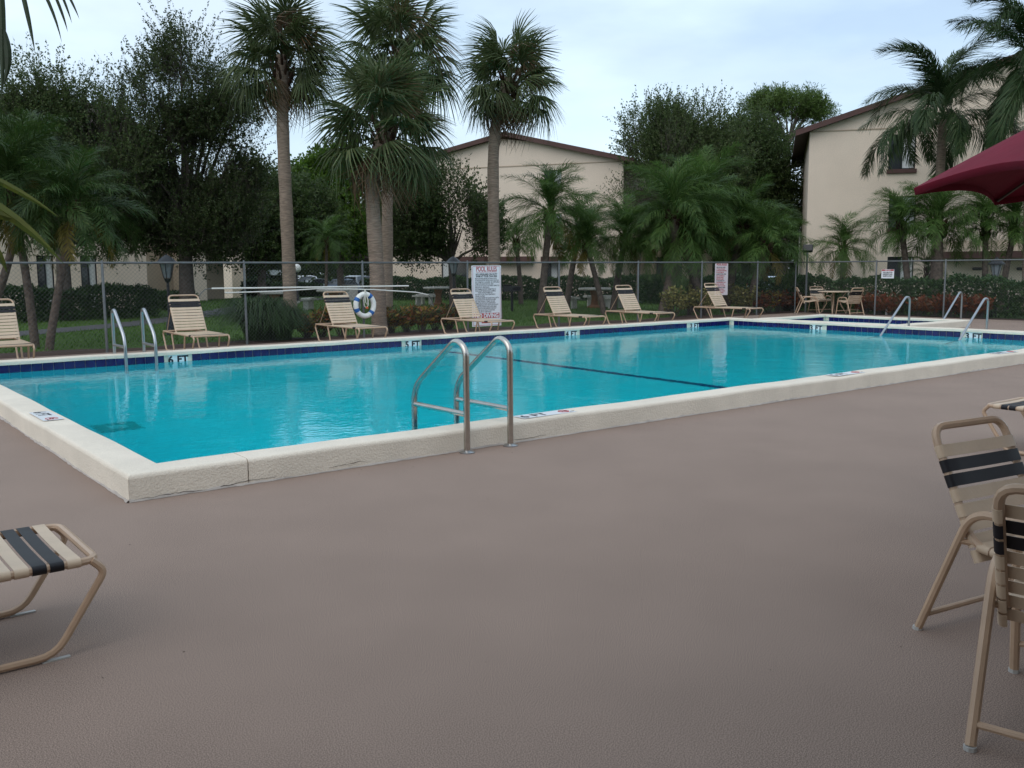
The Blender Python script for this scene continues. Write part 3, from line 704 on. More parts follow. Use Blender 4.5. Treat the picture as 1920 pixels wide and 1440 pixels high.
# ================================================================== FENCE
FYL, FXL, FH_ = 11.85, 24.6, 1.67
def fence(label, a, b, posts, group='chain link fences'):
    a, b = np.array(a, float), np.array(b, float); u = (b-a); Ln = np.linalg.norm(u); u /= Ln
    t = thing('chain_link_fence', label, 'fence', (a[0], a[1], 0), math.atan2(u[1], u[0]))
    MB().tube([(0, 0, FH_), (Ln, 0, FH_)], .021, 8).build('top_rail', M['galv'], t, True)
    for s_ in posts: MB().tube([(s_, 0, -.03), (s_, 0, FH_+.02), (s_, 0, FH_+.05)], [.026, .026, .012], 8).build('post', M['galv'], t, True)
    st = .08; h = FH_-.06; V = []; k = .0014
    def wire(p, q, yo):
        d = q-p; nn = np.array([-d[1], d[0]])/np.linalg.norm(d)*k
        A = np.array([p[0], yo, p[1]]); B = np.array([q[0], yo, q[1]]); n3 = np.array([nn[0], 0, nn[1]]); y3 = np.array([0, k, 0])
        for c1, c2 in ((n3, y3), (y3, -n3), (-n3, -y3), (-y3, n3)): V.extend([A+c1, B+c1, B+c2, A+c2])
    x = -h
    while x < Ln:
        for sg in (0, 1):
            p, q = np.array([x, .05]), np.array([x+h, .05+h])
            if p[0] < 0: p = np.array([0, .05-x])
            if q[0] > Ln: q = np.array([Ln, .05+Ln-x])
            if sg: p, q = np.array([p[0], FH_-.01-(p[1]-.05)]), np.array([q[0], FH_-.01-(q[1]-.05)])
            wire(p, q, .024+sg*.0036)
        x += st
    wire(np.array([0, .05]), np.array([Ln, .05]), .026)
    o = link('chain_mesh', quads_mesh('chain_mesh', np.array(V), 4, M['wire']), t); tag(o, kind='stuff')
    return t
px_posts = [195, 460, 681, 877, 1048, 1196, 1315, 1419]
pxs = [float(PL(p, 560, (0, FYL, 0), (0, 1, 0))[0]) for p in px_posts]
A0 = -9.0
fence('long chain link fence behind the loungers on the far side of the pool', (A0, FYL), (FXL, FYL), [0, 3, 6]+[p-A0 for p in pxs]+[FXL-A0])
pyr = [float(PL(p, 560, (FXL, 0, 0), (1, 0, 0))[1]) for p in (1641, 1770)]
B0 = FYL-.06
fence('chain link fence along the right side behind the wading pool', (FXL, B0), (FXL, -12), [B0-p for p in pyr]+[B0-pyr[1]+2.6*k for k in (1, 2, 3, 4)]+[B0+12])

# poles, life ring and signs hung on the fence
YF = FYL-.06
def fp(px, py, y=YF): return PL(px, py, (0, y, 0), (0, 1, 0))
def pole_thing(name, label, pts, r, cat, mat, extra=None):
    b = np.mean(np.array(pts), axis=0); t = thing(name, label, cat, b, 0)
    MB().tube(np.array(pts)-b, r, 8).build('pole', mat, t, True)
    if extra is not None: MB().tube(np.array(extra)-b, .009, 8).build('hook', M['galv'], t, True)
    return t
hook = [fp(*q) for q in [(396, 541), (384, 543), (375, 552), (371, 566), (374, 578), (381, 585), (392, 588)]]
pole_thing('rescue_hook', 'straight white rescue pole with a looped hook, upper of the two on the fence', [fp(397, 541), fp(590, 538.5), fp(766, 536)], .017, 'rescue pole', M['pole'], hook)
pole_thing('net_pole', 'bent pale pool pole, lower of the two hung on the fence', [fp(421, 549), fp(520, 546), fp(600, 541), (fp(700, 543)), fp(780, 548), fp(803, 553)], .014, 'pool pole', M['pole'], [fp(800, 551), fp(806, 556), fp(811, 566), fp(813, 575)])
c_ = fp(684, 572, YF-.06)
lr = thing('life_ring', 'white life ring with blue bands hanging on the fence', 'life ring', c_)
RX, RZ, RR = .225, .245, .058
def ringpt(a, r_=1.0): return np.array([RX*math.cos(a)*r_, 0, RZ*math.sin(a)*r_])
MB().tube([ringpt(k*2*math.pi/36) for k in range(36)], RR, 12, True).build('ring', M['ring_white'], lr, True)
for a0 in (55, 150, 205, 315):
    MB().tube([ringpt(R(a0-9+k*3)) for k in range(7)], RR+.004, 12).build('band', M['ring_blue'], lr, True)
m = MB(); m.tube([ringpt(R(58), 1.22), ringpt(R(10), 1.32), ringpt(R(-45), 1.28)], .006, 5); m.tube([ringpt(R(122), 1.22), ringpt(R(170), 1.3), ringpt(R(210), 1.28)], .006, 5)
m.tube([(.0, -.03, .36), (-.06, -.07, .1), (-.05, -.07, -.02), (0, -.07, -.06), (.05, -.07, 0), (.05, -.07, .1), (0, -.03, .36)], .011, 6)
m.tube([(.0, -.03, .36), (-.02, -.075, .06), (.03, -.075, .0), (.04, -.075, .1), (0, -.03, .35)], .011, 6); m.build('rope', M['rope'], lr, True)
MB().lathe([(.005, -.03), (.03, -.015), (.03, .015), (.005, .03)], 10, (.01, -.08, -.06)).build('float', M['orange'], lr, True)

def sign(name, label, corner_px, y, wdt, hgt, mat, rot=0, tilt=0):
    p = corner_px; t = thing(name, label, 'sign', p, rot)
    MB().box((0, 0, 0), (wdt, .008, hgt), bev=.003).build('panel', mat, t)
    return t
def line(t, txt, x, z, s_, mat, align='LEFT', bold=0.0, fit=None):
    me = text_mesh(txt, s_, mat, .0004, bold, 1.0, align)
    o = link('lettering', me, t, (x, -.0052, z), (math.pi/2, 0, 0))
    if fit:
        co = np.empty(len(me.vertices)*3); me.vertices.foreach_get('co', co); wd = np.ptp(co[::3]); o.scale = (fit/wd, 1, 1)
    return o
ys_ = YF-.05
tl, br = fp(884, 498, ys_), fp(940, 610, ys_)
sw, sh = br[0]-tl[0], tl[2]-br[2]
sg = sign('pool_rules_sign', 'big white pool rules sign with red heading and NO DIVING band', (tl+br)/2, ys_, sw, sh, M['sign_white'])
m = MB(); k = .965
m.tube(fillet([(-sw/2*.93, -.005, sh/2*k), (sw/2*.93, -.005, sh/2*k), (sw/2*.93, -.005, -sh/2*k), (-sw/2*.93, -.005, -sh/2*k), (-sw/2*.93, -.005, sh/2*k)], .03, 4), .004, 4); m.build('border', M['sign_red'], sg)
U = sh/112.0; Zr = lambda py: sh/2-(py-498)*U
line(sg, 'POOL RULES', 0, Zr(508.5), .17, M['sign_red'], 'CENTER', .004, sw*.70)
MB().box((0, -.0048, Zr(510)), (sw*.70, .001, .010)).build('underline', M['sign_red'], sg)
line(sg, 'NO LIFEGUARD ON DUTY', 0, Zr(515.6), .062, M['ink'], 'CENTER', .002, sw*.73)
line(sg, 'SWIM AT YOUR OWN RISK', 0, Zr(519.4), .062, M['ink'], 'CENTER', .002, sw*.73)
rules = ['MUST SHOWER BEFORE ENTERING POOL', 'NO BEVERAGES EXCEPT WATER ON DECK OR IN POOL', 'NO CHEMICALS, CLEANERS, OR DISPOSABLE', 'ITEMS IN OR AROUND POOL AREA', 'NO FOOD OR GLASS CONTAINERS PERMITTED', 'INSIDE POOL AREA FENCE', 'NO ANIMALS EXCEPT PERMITTED IN', 'POOL EXCEPT SERVICE ADULT ANIMALS', 'THESE HOURS PERMITTED', 'NO BICYCLES, SKATEBOARDS', 'OR BALL PLAYING', 'NO DIVING PERMITTED EXCEPT POOL DEPTH', 'NO RUNNING IN OR AROUND POOL AREA', 'NO ONE UNDER 12 YEARS OF AGE', 'PERMITTED WITHOUT SUPERVISION', 'NO SWIMWEAR, RAFTS OR FLOATS EXCEPT', 'PERMITTED INSIDE POOL AND AREA', 'THE ASSOCIATION RESERVES THE RIGHT', 'TO DENY USE OF POOL TO ANYONE', 'FOR FAILURE TO OBEY RULES']
fits = [.74, .81, .82, .62, .82, .48, .70, .70, .50, .68, .32, .80, .70, .66, .68, .78, .72, .72, .66, .54]
zz_ = np.linspace(523.3, 584.5, 20)
for tx, ft, z in zip(rules, fits, zz_): line(sg, tx, -sw*.39 if ft != .50 else -sw*.30, Zr(z), .047, M['ink'], 'LEFT', .0005, sw*ft)
MB().box((0, -.0048, Zr(590.5)), (sw*.86, .002, .125)).build('red_band', M['sign_red'], sg)
o = line(sg, 'NO DIVING', 0, Zr(594), .14, M['sign_white'], 'CENTER', .006, sw*.80); o.location[1] = -.0068
MB().box((0, -.0048, Zr(600.5)), (sw*.36, .002, .10)).build('red_band', M['sign_red'], sg)
tl, br = fp(1341, 494, ys_), fp(1364, 553, ys_)
sw, sh = (br[0]-tl[0]), tl[2]-br[2]
s2 = sign('notice_sign', 'tall pale pink notice sign with red lines of text near the fence corner', (tl+br)/2, ys_, sw, sh, M['sign_pink'])
line(s2, 'POOL RULES', 0, sh*.435, .085, M['sign_red'], 'CENTER', .003, sw*.76)
r2 = ['USE OF POOL AREA', 'AT YOUR OWN RISK', 'SHOWER BEFORE ENTERING', 'NO FOOD, DRINK OR', 'GLASS IN POOL AREA', 'NO ANIMALS', 'CHILDREN UNDER 12', 'MUST BE WITH AN ADULT', 'NO RUNNING OR', 'HORSEPLAY', 'POOL HOURS', 'DAWN TO DUSK', 'RESIDENTS AND', 'GUESTS ONLY', 'BATHING LOAD', 'NO DIVING']
for i, tx in enumerate(r2): line(s2, tx, -sw*.40, sh*(.36-.053*i), .048, M['sign_red'] if i % 4 else M['ink'], 'LEFT', .0015, sw*random.uniform(.55, .78))
m = MB(); m.box((0, .012, -.1), (.03, .02, sh+.2)); m.build('mounting_strip', M['galv'], s2)
xs3 = FXL-.05
def fr(px, py): return PL(px, py, (xs3, 0, 0), (1, 0, 0))
tl, br = fr(1653, 505), fr(1676, 522); sw, sh = abs(br[1]-tl[1]), tl[2]-br[2]
s3 = sign('fence_notice', 'small white notice with a red header on the right-hand fence', (tl+br)/2, 0, sw, sh, M['sign_white'], -math.pi/2)
MB().box((0, -.0048, sh*.40), (sw*.94, .002, sh*.16)).build('red_band', M['sign_red'], s3)
line(s3, 'NOTICE', 0, sh*.355, .05, M['sign_white'], 'CENTER', .001).location[1] = -.0065
for i, tx in enumerate(['POOL AREA IS FOR', 'RESIDENTS AND', 'GUESTS ONLY']): line(s3, tx, 0, sh*(.08-.2*i), .055, M['ink'], 'CENTER', .002, sw*.75)

# ================================================================== LAMPS, PIPE
def lantern(label, px, pytop, t, group, s_=1.0):
    top = D(px, pytop, t); h = float(top[2]); b = (top[0], top[1], 0)
    o = thing('lamp_post', label, 'street lamp', b, 0, group)
    MB().lathe([(.09*s_, -.05), (.09*s_, .25), (.05*s_, .32), (.04*s_, .5), (.034*s_, h-.62*s_), (.06*s_, h-.60*s_), (.09*s_, h-.52*s_)], 14).build('post', M['black_metal'], o, True)
    MB().lathe([(.08*s_, h-.51*s_), (.16*s_, h-.16*s_)], 8).build('lamp_glass', M['lamp_glass'], o)
    for k in range(6):
        a = k*math.pi/3; MB().tube([(.088*s_*math.cos(a), .088*s_*math.sin(a), h-.52*s_), (.172*s_*math.cos(a), .172*s_*math.sin(a), h-.15*s_)], .009*s_, 4).build('cage_bar', M['black_metal'], o)
    MB().lathe([(.24*s_, h-.16*s_), (.24*s_, h-.13*s_), (.12*s_, h-.02*s_), (.02*s_, h+.04*s_), (.02*s_, h+.07*s_)], 12).build('cap', M['black_metal'], o, True)
lantern('black lantern post behind the second lounger on the left', 312, 481, 22, 'black lantern posts')
lantern('black lantern post just left of the big pool rules sign', 850, 483, 30, 'black lantern posts')
lantern('black lantern post at the right, in front of the pale building', 1869, 486, 27.5, 'black lantern posts')
p = D(556, 503, 46); h = float(p[2])
o = thing('globe_lamp', 'black lamp post with a white globe near the parked cars', 'street lamp', (p[0], p[1], 0))
MB().lathe([(.08, -.1), (.08, .2), (.045, .25), (.045, h-.24), (.1, h-.2)], 12).build('post', M['black_metal'], o, True)
MB().lathe([(.22*math.sin(a)+.001, h-.22*math.cos(a)) for a in np.linspace(0.05, math.pi-.05, 12)], 18).build('globe', M['globe'], o, True)
p = PL(1514, 466, (FXL+.4, 0, 0), (1, 0, 0)); h = float(p[2])
o = thing('flood_light', 'dark floodlight on a post at the far fence corner', 'floodlight', (p[0], p[1], 0))
MB().tube([(0, 0, -.05), (0, 0, h-.12)], .035, 8).build('post', M['galv'], o, True)
MB().box((.02, 0, h), (.16, .32, .24), rz(.5)@ry(.4), .02).build('lamp_head', M['black_metal'], o)
MB().tube([(0, -.0, h-.14), (0, 0, h-.05)], .02, 6).build('bracket', M['black_metal'], o)
p = G(1662, 590)
o = thing('vent_pipe', 'white curved pipe stub standing on the deck by the right-hand fence', 'pipe', (p[0], p[1], 0))
aa = math.atan2(RH[1], RH[0]); ca, sa = math.cos(aa), math.sin(aa)
MB().tube([(0, 0, 0), (0, 0, .13)]+[((.07-.07*math.cos(k*math.pi/6))*ca, (.07-.07*math.cos(k*math.pi/6))*sa, .15+.07*math.sin(k*math.pi/6)) for k in range(7)], .035, 10).build('pipe', M['pvc'], o, True)
MB().lathe([(.042, 0), (.042, .05)], 10, (.14*ca, .14*sa, .10)).build('cap', M['orange'], o, True)

# ================================================================== BUILDINGS
class Bld:
    def __init__(s, name, label, px, t, ang, name_group=None):
        p = D(px, 505, t); s.o = np.array([p[0], p[1]]); u = RH*math.cos(ang)-FH*math.sin(ang); s.u = u; s.v = np.array([-u[1], u[0]])
        s.t = thing(name, label, 'building', (p[0], p[1], 0), math.atan2(u[1], u[0]))
    def uz(s, px, py, v=0.0):
        p0 = s.o+s.v*v; P = PL(px, py, (p0[0], p0[1], 0), (s.v[0], s.v[1], 0)); return float((P[:2]-s.o)@s.u), float(P[2])
def wall_mesh(w0, w1, z0, top, ops, depth=.14):
    # front face at y=0 with rectangular openings; top(u) gives height
    xs = sorted({w0, w1}|{o[k] for o in ops for k in (0, 1)}); xs = [x for x in xs if w0 <= x <= w1]
    extra = [x for x in np.linspace(w0, w1, 9) if all(abs(x-y) > .3 for y in xs)]; xs = sorted(xs+extra)
    m = MB()
    for i in range(len(xs)-1):
        a, b = xs[i], xs[i+1]; cuts = sorted([(o[2], o[3]) for o in ops if o[0] <= (a+b)/2 <= o[1]]); z = z0
        for c0, c1 in cuts:
            if c0 > z+1e-4: m.add([(a, 0, z), (b, 0, z), (b, 0, c0), (a, 0, c0)], [(0, 1, 2, 3)])
            z = c1
        m.add([(a, 0, z), (b, 0, z), (b, 0, top(b)), (a, 0, top(a))], [(0, 1, 2, 3)])
    for a, b, c0, c1 in ops:
        m.add([(a, 0, c0), (b, 0, c0), (b, 0, c1), (a, 0, c1), (a, depth, c0), (b, depth, c0), (b, depth, c1), (a, depth, c1)], [(0, 4, 5, 1), (1, 5, 6, 2), (2, 6, 7, 3), (3, 7, 4, 0)])
    return m
def window(t, a, b, c0, c1, split=.5, blind='right', sill=True, depth=.14):
    f = MB(); fwid = .05
    for x in (a+fwid/2, b-fwid/2): f.box((x, depth-.03, (c0+c1)/2), (fwid, .05, c1-c0-.002))
    for z in (c0+fwid/2, c1-fwid/2): f.box(((a+b)/2, depth-.03, z), (b-a-2*fwid-.004, .05, fwid))
    xm = a+(b-a)*split; f.box((xm, depth-.03, (c0+c1)/2), (.05, .045, c1-c0-2*fwid-.004))
    fo = f.build('window', M['black_metal'], t)
    for x0_, x1_, k in ((a+fwid, xm-.025, 'left'), (xm+.025, b-fwid, 'right')):
        MB().box(((x0_+x1_)/2, depth-.02, (c0+c1)/2), (x1_-x0_, .008, c1-c0-2*fwid)).build('pane', M['blind'] if k == blind else M['glass'], fo)
    if sill: MB().box(((a+b)/2, -.04, c0-.09), (b-a+.12, .10, .18), bev=.01).build('sill', M['brown'], t)
def gable(B, wdt, depth, eave, ridge_u, ridge_h, wins, over=.6, front=.35, z0=-1.2, trim=True):
    t = B.t
    top = lambda u: eave+(ridge_h-eave)*(u/ridge_u if u <= ridge_u else (wdt-u)/(wdt-ridge_u))
    ops = [(a, b, c, d) for a, b, c, d, *_ in wins]
    m = wall_mesh(0, wdt, z0, top, ops)
    m.add([(0, 0, z0), (0, depth, z0), (0, depth, eave), (0, 0, eave)], [(0, 1, 2, 3)])
    m.add([(wdt, 0, z0), (wdt, depth, z0), (wdt, depth, eave), (wdt, 0, eave)], [(0, 3, 2, 1)])
    m.add([(0, depth, z0), (wdt, depth, z0), (wdt, depth, eave), (ridge_u, depth, ridge_h), (0, depth, eave)], [(4, 3, 2, 1, 0)])
    m.build('wall', M['wall'], t)
    for a, b, c, d, sp, bl, si in wins: window(t, a, b, c, d, sp, bl, si)
    if trim: MB().box((wdt/2, -.012, eave-.02), (wdt-.02, .024, .05)).build('trim_line', M['wall_shade_trim'], t)
    th = .2
    for u0, h0, u1, h1 in ((0, eave, ridge_u, ridge_h), (wdt, eave, ridge_u, ridge_h)):
        sl_ = (h1-h0)/abs(u1-u0); sg_ = -1 if u0 < u1 else 1; ue, he = u0+sg_*over, h0-sl_*over
        MB().prism([(ue, -front, he+.01), (u1, -front, h1+.01), (u1, -front, h1+th), (ue, -front, he+th)], (0, depth+2*front, 0)).build('roof', M['roof'], t)
        MB().prism([(ue, -front-.04, he-.02), (u1, -front-.04, h1-.02), (u1, -front-.04, h1+th+.02), (ue, -front-.04, he+th+.02)], (0, .038, 0)).build('fascia', M['brown'], t)
# right-hand building
B = Bld('apartment_building', 'cream gabled apartment block on the right behind the palms', 1510, 41, R(16))
ru, rh_ = B.uz(1845, 122); ea = B.uz(1511, 247)[1]; print('right bld', ru, rh_, ea)
wins = []
for (a, b, c, d) in ((1665, 1719, 318, 250), (1665, 1719, 428, 367), (1662, 1714, 532, 481)):
    u0, z0_ = B.uz(a, c); u1, z1_ = B.uz(b, d); wins.append((u0, u1, z0_, z1_, .5, 'right', d != 481))
rk = 1.3; gable(B, 2*ru*rk, 14, ea, ru*rk, ea+(rh_-.25-ea)*rk, wins)
# covered entry roof with wall lamps
u0, z0_ = B.uz(1768, 485, -.9); u1, z1_ = B.uz(1768, 468, -.9)
MB().box((u0+5, -.75, z0_+.14), (10, 1.5, .28)).build('porch_fascia', M['brown'], B.t)
MB().prism([(u0, -1.48, z0_+.285), (u0, -.003, z0_+.285), (u0, -.003, z0_+.75)], (10, 0, 0)).build('porch_roof', M['wall_shade_trim'], B.t)
for px in (1832, 1915):
    a, z = B.uz(px, 504); MB().box((a, -.06, z), (.38, .12, .12), bev=.03).build('wall_lamp', M['black_metal'], B.t)
# middle building
B = Bld('apartment_building', 'cream gabled apartment block in the middle behind the palms', 729, 51.5, R(19))
wr = B.uz(1168, 420)[0]; ea = B.uz(1160, 302)[1]; ru, rh_ = B.uz(950, 249); print('mid bld', wr, ea, ru, rh_)
wins = []
for (a, b, c, d) in ((1020, 1053, 352, 318), (828, 875, 530, 487), (1018, 1046, 530, 487), (1020, 1053, 440, 400)):
    u0, z0_ = B.uz(a, c); u1, z1_ = B.uz(b, d); wins.append((u0, u1, z0_, z1_, .5, 'left' if a == 828 else 'right', d < 480))
gable(B, wr, 14, ea, ru, rh_-.2, wins)
for a, b in ((862, 915), (930, 1002), (1020, 1062)):
    u0, z0_ = B.uz(a, 491); u1, _ = B.uz(b, 491); MB().box(((u0+u1)/2, -.3, z0_+.14), (u1-u0, .6, .26)).build('awning', M['brown'], B.t)
# set-back wing right of the gable wall, the shade of its eaves put into the wall colour
u0 = wr
m = wall_mesh(u0+.02, u0+4.2, -1.2, lambda u: ea-1.2, [(u0+1.2, u0+2.6, 0, 2.1), (u0+1.2, u0+2.6, 2.9, 4.6)]); o = m.build('wing_wall', M['wall_shade_trim'], B.t); o.location = (0, 3.0, 0)
for a, b, c, d in ((u0+1.2, u0+2.6, 0, 2.1), (u0+1.2, u0+2.6, 2.9, 4.6)):
    f = MB().box(((a+b)/2, 3.12, (c+d)/2), (b-a, .02, d-c)).build('window', M['black_metal'], B.t); MB().box(((a+b)/2, 3.1, (c+d)/2), (b-a-.16, .012, d-c-.16)).build('pane', M['glass'], f)
MB().prism([(u0+.8, 2.6, ea-1.2), (u0+4.5, 2.6, ea-1.2), (u0+4.5, 2.6, ea-1.0), (u0+.8, 2.6, ea-1.0)], (0, 8, 0)).build('roof', M['brown'], B.t)
# left building, running away along the pool's long direction
ang = -(math.pi/2-YAW)
p = D(277, 540, 38); u = np.array([1.0, 0.0])
class Left(Bld):
    def __init__(s):
        s.o = np.array([p[0]-17, p[1]]); s.u = np.array([1.0, 0]); s.v = np.array([0, 1.0])
        s.t = thing('apartment_building', 'cream apartment block at the far left behind the dark trees', 'building', (s.o[0], s.o[1], 0), 0)
B = Left()
wins = []
for (a, b) in ((68, 100), (150, 181)):
    u0, z1_ = B.uz(a, 487); u1, _ = B.uz(b, 487); wins.append((u0, u1, .05, 2.15, .5, 'right', False))
    for zz0 in (3.3, 5.6): wins.append((u0, u1, zz0, zz0+1.3, .5, 'left', True))
ea = 6.9
ops = [q[:4] for q in wins]
m = wall_mesh(0, 17, -1, lambda u: ea, ops); m.add([(17, 0, -1), (17, 12, -1), (17, 12, ea), (17, 0, ea)], [(0, 1, 2, 3)]); m.add([(0, 0, -1), (0, 12, -1), (0, 12, ea), (0, 0, ea)], [(3, 2, 1, 0)]); m.build('wall', M['wall'], B.t)
for q in wins: window(B.t, *q[:4], q[4], q[5], q[6])
MB().prism([(-.6, -.9, ea-.15), (-.6, 6, ea+2.2), (-.6, 12.9, ea-.15)], (18.2, 0, 0)).build('roof', M['roof'], B.t)
MB().box((8.5, -.92, ea-.12), (18.2, .04, .28)).build('fascia', M['brown'], B.t)
for pa, pb, v in ((350, 388, 8.5), (436, 462, 17.0)):
    ua = B.uz(pa, 540, v)[0]; ub = B.uz(pb, 540, v)[0]
    MB().box(((ua+ub)/2, v+1.5, 2.4), (ub-ua, 3.0, 7.4)).build('wing_wall', M['wall'], B.t)
v = 9.0; ua = B.uz(278, 540, v)[0]; ub = B.uz(440, 540, v)[0]
MB().box(((ua+ub)/2, v+4, 1.2), (ub-ua, 5, 4.6)).build('rear_wall', M['wall_shade_trim'], B.t)  # dark recess: shade put into the wall colour
# unseen building added behind the camera, porch roof sized to shade the near deck
cb = thing('unseen_clubhouse', 'unseen building behind the viewer with a deep porch roof added for shade', 'building', (0, -11.5, 0))
m = MB(); m.box((0, -2.5, 1.6), (30, 5, 3.24)); m.build('wall', M['wall'], cb)
MB().box((-7.4, 1.5, 2.95), (17, 9.6, .25)).build('porch_roof', M['brown'], cb)
for x in (-14, -7.5): MB().box((x, 6.0, 1.41), (.2, .2, 2.82)).build('porch_post', M['wall_shade_trim'], cb)

# ================================================================== VEGETATION
def unit(v): return v/(np.linalg.norm(v, axis=-1, keepdims=True)+1e-9)
def fan_mesh(seed, mat, hang=.35, petiole=1.0, blade=.95, nseg=46):
    r_ = np.random.default_rng(seed); V = []
    # petiole along +x then a fan of folded segments whose tips droop
    def q(a, b, c, d): V.extend([a, b, c, d])
    for k in range(3):
        a0, a1 = k*2.094, (k+1)*2.094; w0, w1 = .022, .013; n_ = 5
        for i in range(n_):
            s0, s1 = i/n_, (i+1)/n_
            f_ = lambda s_, a, ww: np.array([petiole*s_, ww*math.cos(a), ww*math.sin(a)-.18*petiole*s_*s_])
            q(f_(s0, a0, w0), f_(s1, a0, w1), f_(s1, a1, w1), f_(s0, a1, w0))
    o = np.array([petiole, 0, -.18*petiole])
    for i in range(nseg):
        th = R(-150+300*i/(nseg-1))+r_.normal(0, .03); Ln = blade*(1-.28*(abs(th)/2.6)**2)*r_.uniform(.85, 1.08)
        tilt = -.25-.25*math.cos(th)
        d = np.array([math.cos(th), math.sin(th), 0.0]); side = np.array([-math.sin(th), math.cos(th), 0])
        dz = r_.uniform(.8, 1.3)*hang
        wd = .021*r_.uniform(.8, 1.2)
        pts = [o+d*Ln*s_+np.array([0, 0, (.10*s_ if s_ < .4 else .04)-(.16*abs(math.sin(th))*s_)-dz*max(0, s_-.25)**1.9*1.4]) for s_ in (.04, .35, .68, 1.0)]
        ws = [.006, wd, wd*.75, .002]
        sw_ = side*math.cos(.6)+np.array([0, 0, 1])*math.sin(.6)*(1 if i % 2 else -1)
        for a in range(3): q(pts[a]-sw_*ws[a], pts[a+1]-sw_*ws[a+1], pts[a+1]+sw_*ws[a+1], pts[a]+sw_*ws[a])
    return quads_mesh('frond', np.array(V), 4, mat)
FANS = [fan_mesh(i, M['sabal'], h) for i, h in enumerate((.35, .6, .9, .5))]
FAN_DEAD = fan_mesh(9, M['sabal_dead'], 1.1, .8, .75, 30)
def sabal(label, px, base_t, pts_px, crown_px, nf, scale, seed, rtrunk=.19, lean=0):
    r_ = np.random.default_rng(seed); b = D(px, 600, base_t); base = np.array([b[0], b[1], 0]); top = D(crown_px[0], crown_px[1], base_t)
    t = thing('cabbage_palm', label, 'palm tree', base, 0, 'cabbage palms')
    P = [np.array([0, 0, -.15])]
    for (x, y) in pts_px: P.append(D(x, y, base_t)-base)
    P.append(top-base); P = np.array(P); s_ = np.linspace(0, len(P)-1, 26); Q = np.stack([np.interp(s_, range(len(P)), P[:, k]) for k in range(3)], 1)
    for _ in range(4): Q[1:-1] = (Q[:-2]+2*Q[1:-1]+Q[2:])/4
    rad = rtrunk*(1.0+.25*np.exp(-s_*6)-.12*s_/s_[-1]+.03*np.sin(s_*9+seed))
    MB().tube(Q, rad, 14).build('trunk', M['palm_trunk'], t, True)
    c = Q[-1]
    m = MB()
    for k in range(26):
        a = k*2.4; zz_ = -1.0*k/26-.05; d = np.array([math.cos(a), math.sin(a), 0]); p0 = c+np.array([0, 0, zz_])+d*rtrunk*.75
        m.tube([p0, p0+d*.14+np.array([0, 0, .20]), p0+d*.24+np.array([0, 0, .42])], [.05, .04, .02], 5)
    m.build('leaf_boots', M['boots'], t)
    for k in range(nf):
        f = k/nf; el = R(82-(128)*f**1.0)+r_.normal(0, .12); az = k*2.39996+r_.normal(0, .2)
        dead = f > .88 or (k % 11 == 7)
        me = FAN_DEAD if dead else FANS[int(r_.integers(0, 4))]
        if f > .6 and not dead: me = FANS[int(r_.choice([1, 2]))]
        o = link('frond', me, t, c+np.array([0, 0, .15-.55*f]), (r_.normal(0, .35), -el, az), (scale*r_.uniform(.88, 1.1),)*3)
    return t
sabal('tall cabbage palm with a slim grey trunk, left of the paired palms', 545, 27, [(541, 480), (534, 330), (530, 240)], (529, 105), 46, 1.02, 1, .20)
sabal('short thick cabbage palm with a drooping crown, behind the life ring', 712, 21.8, [(706, 500), (696, 340)], (722, 236), 50, .98, 2, .185)
sabal('tall cabbage palm whose crown rises behind the drooping one', 725, 25.0, [(726, 480), (726, 340), (736, 200)], (752, 92), 42, 1.02, 3, .16)
sabal('cabbage palm rising behind the big pool rules sign', 930, 29, [(926, 470), (924, 300), (930, 220)], (955, 148), 46, .97, 4, .19)

def feather_mesh(seed, mat, Ln=1.5, droop=.9, leaf=.34, n=42, plum=.0, width=.012, rise=.35, ldroop=.4):
    r_ = np.random.default_rng(seed); V = []
    ns = 14; s_ = np.linspace(0, 1, ns)
    ang = rise-(rise+droop)*s_**1.25                      # pitch along the rachis
    P = np.zeros((ns, 3))
    for i in range(1, ns): P[i] = P[i-1]+np.array([math.cos(ang[i]), 0, math.sin(ang[i])])*Ln/(ns-1)
    wr_ = .014*(1-s_)+.003
    for i in range(ns-1):
        T = unit(P[i+1]-P[i]); nz_ = np.array([-T[2], 0, T[0]])
        for a, b in (((0, 1), nz_), (nz_, (0, -1)), ((0, -1), (0, 1))):
            ca_ = lambda x: np.array([0, x[1], 0]) if len(x) == 2 else x*.8
            V += [P[i]+ca_(a)*wr_[i], P[i+1]+ca_(a)*wr_[i+1], P[i+1]+ca_(b)*wr_[i+1], P[i]+ca_(b)*wr_[i]]
    for i in range(n):
        f = .16+.84*(i+.5)/n
        p = np.array([np.interp(f, s_, P[:, k]) for k in range(3)]); a = np.interp(f, s_, ang)
        T = np.array([math.cos(a), 0, math.sin(a)]); nz_ = np.array([-math.sin(a), 0, math.cos(a)])
        ll = leaf*(math.sin(math.pi*min(1, .18+.82*f)**.8)*.75+.3)*r_.uniform(.85, 1.1)
        for sg_ in (-1, 1):
            fwd = R(52-18*(1-f))+r_.normal(0, .08); v = .35+r_.normal(0, .15+plum)
            d = T*math.cos(fwd)+np.array([0, sg_, 0])*math.sin(fwd)*math.cos(v)+nz_*math.sin(fwd)*math.sin(v); d = unit(d)
            wv_ = unit(np.cross(d, nz_+.01))*width*r_.uniform(.8, 1.2)
            p1 = p+d*ll*.5+np.array([0, 0, -ldroop*ll*.12]); p2 = p+d*ll*.95+np.array([0, 0, -ldroop*ll*.55])
            V += [p-wv_*.6, p1-wv_, p1+wv_, p+wv_*.6]; V += [p1-wv_, p2-wv_*.15, p2+wv_*.15, p1+wv_]
    return quads_mesh('frond', np.array(V), 4, mat)
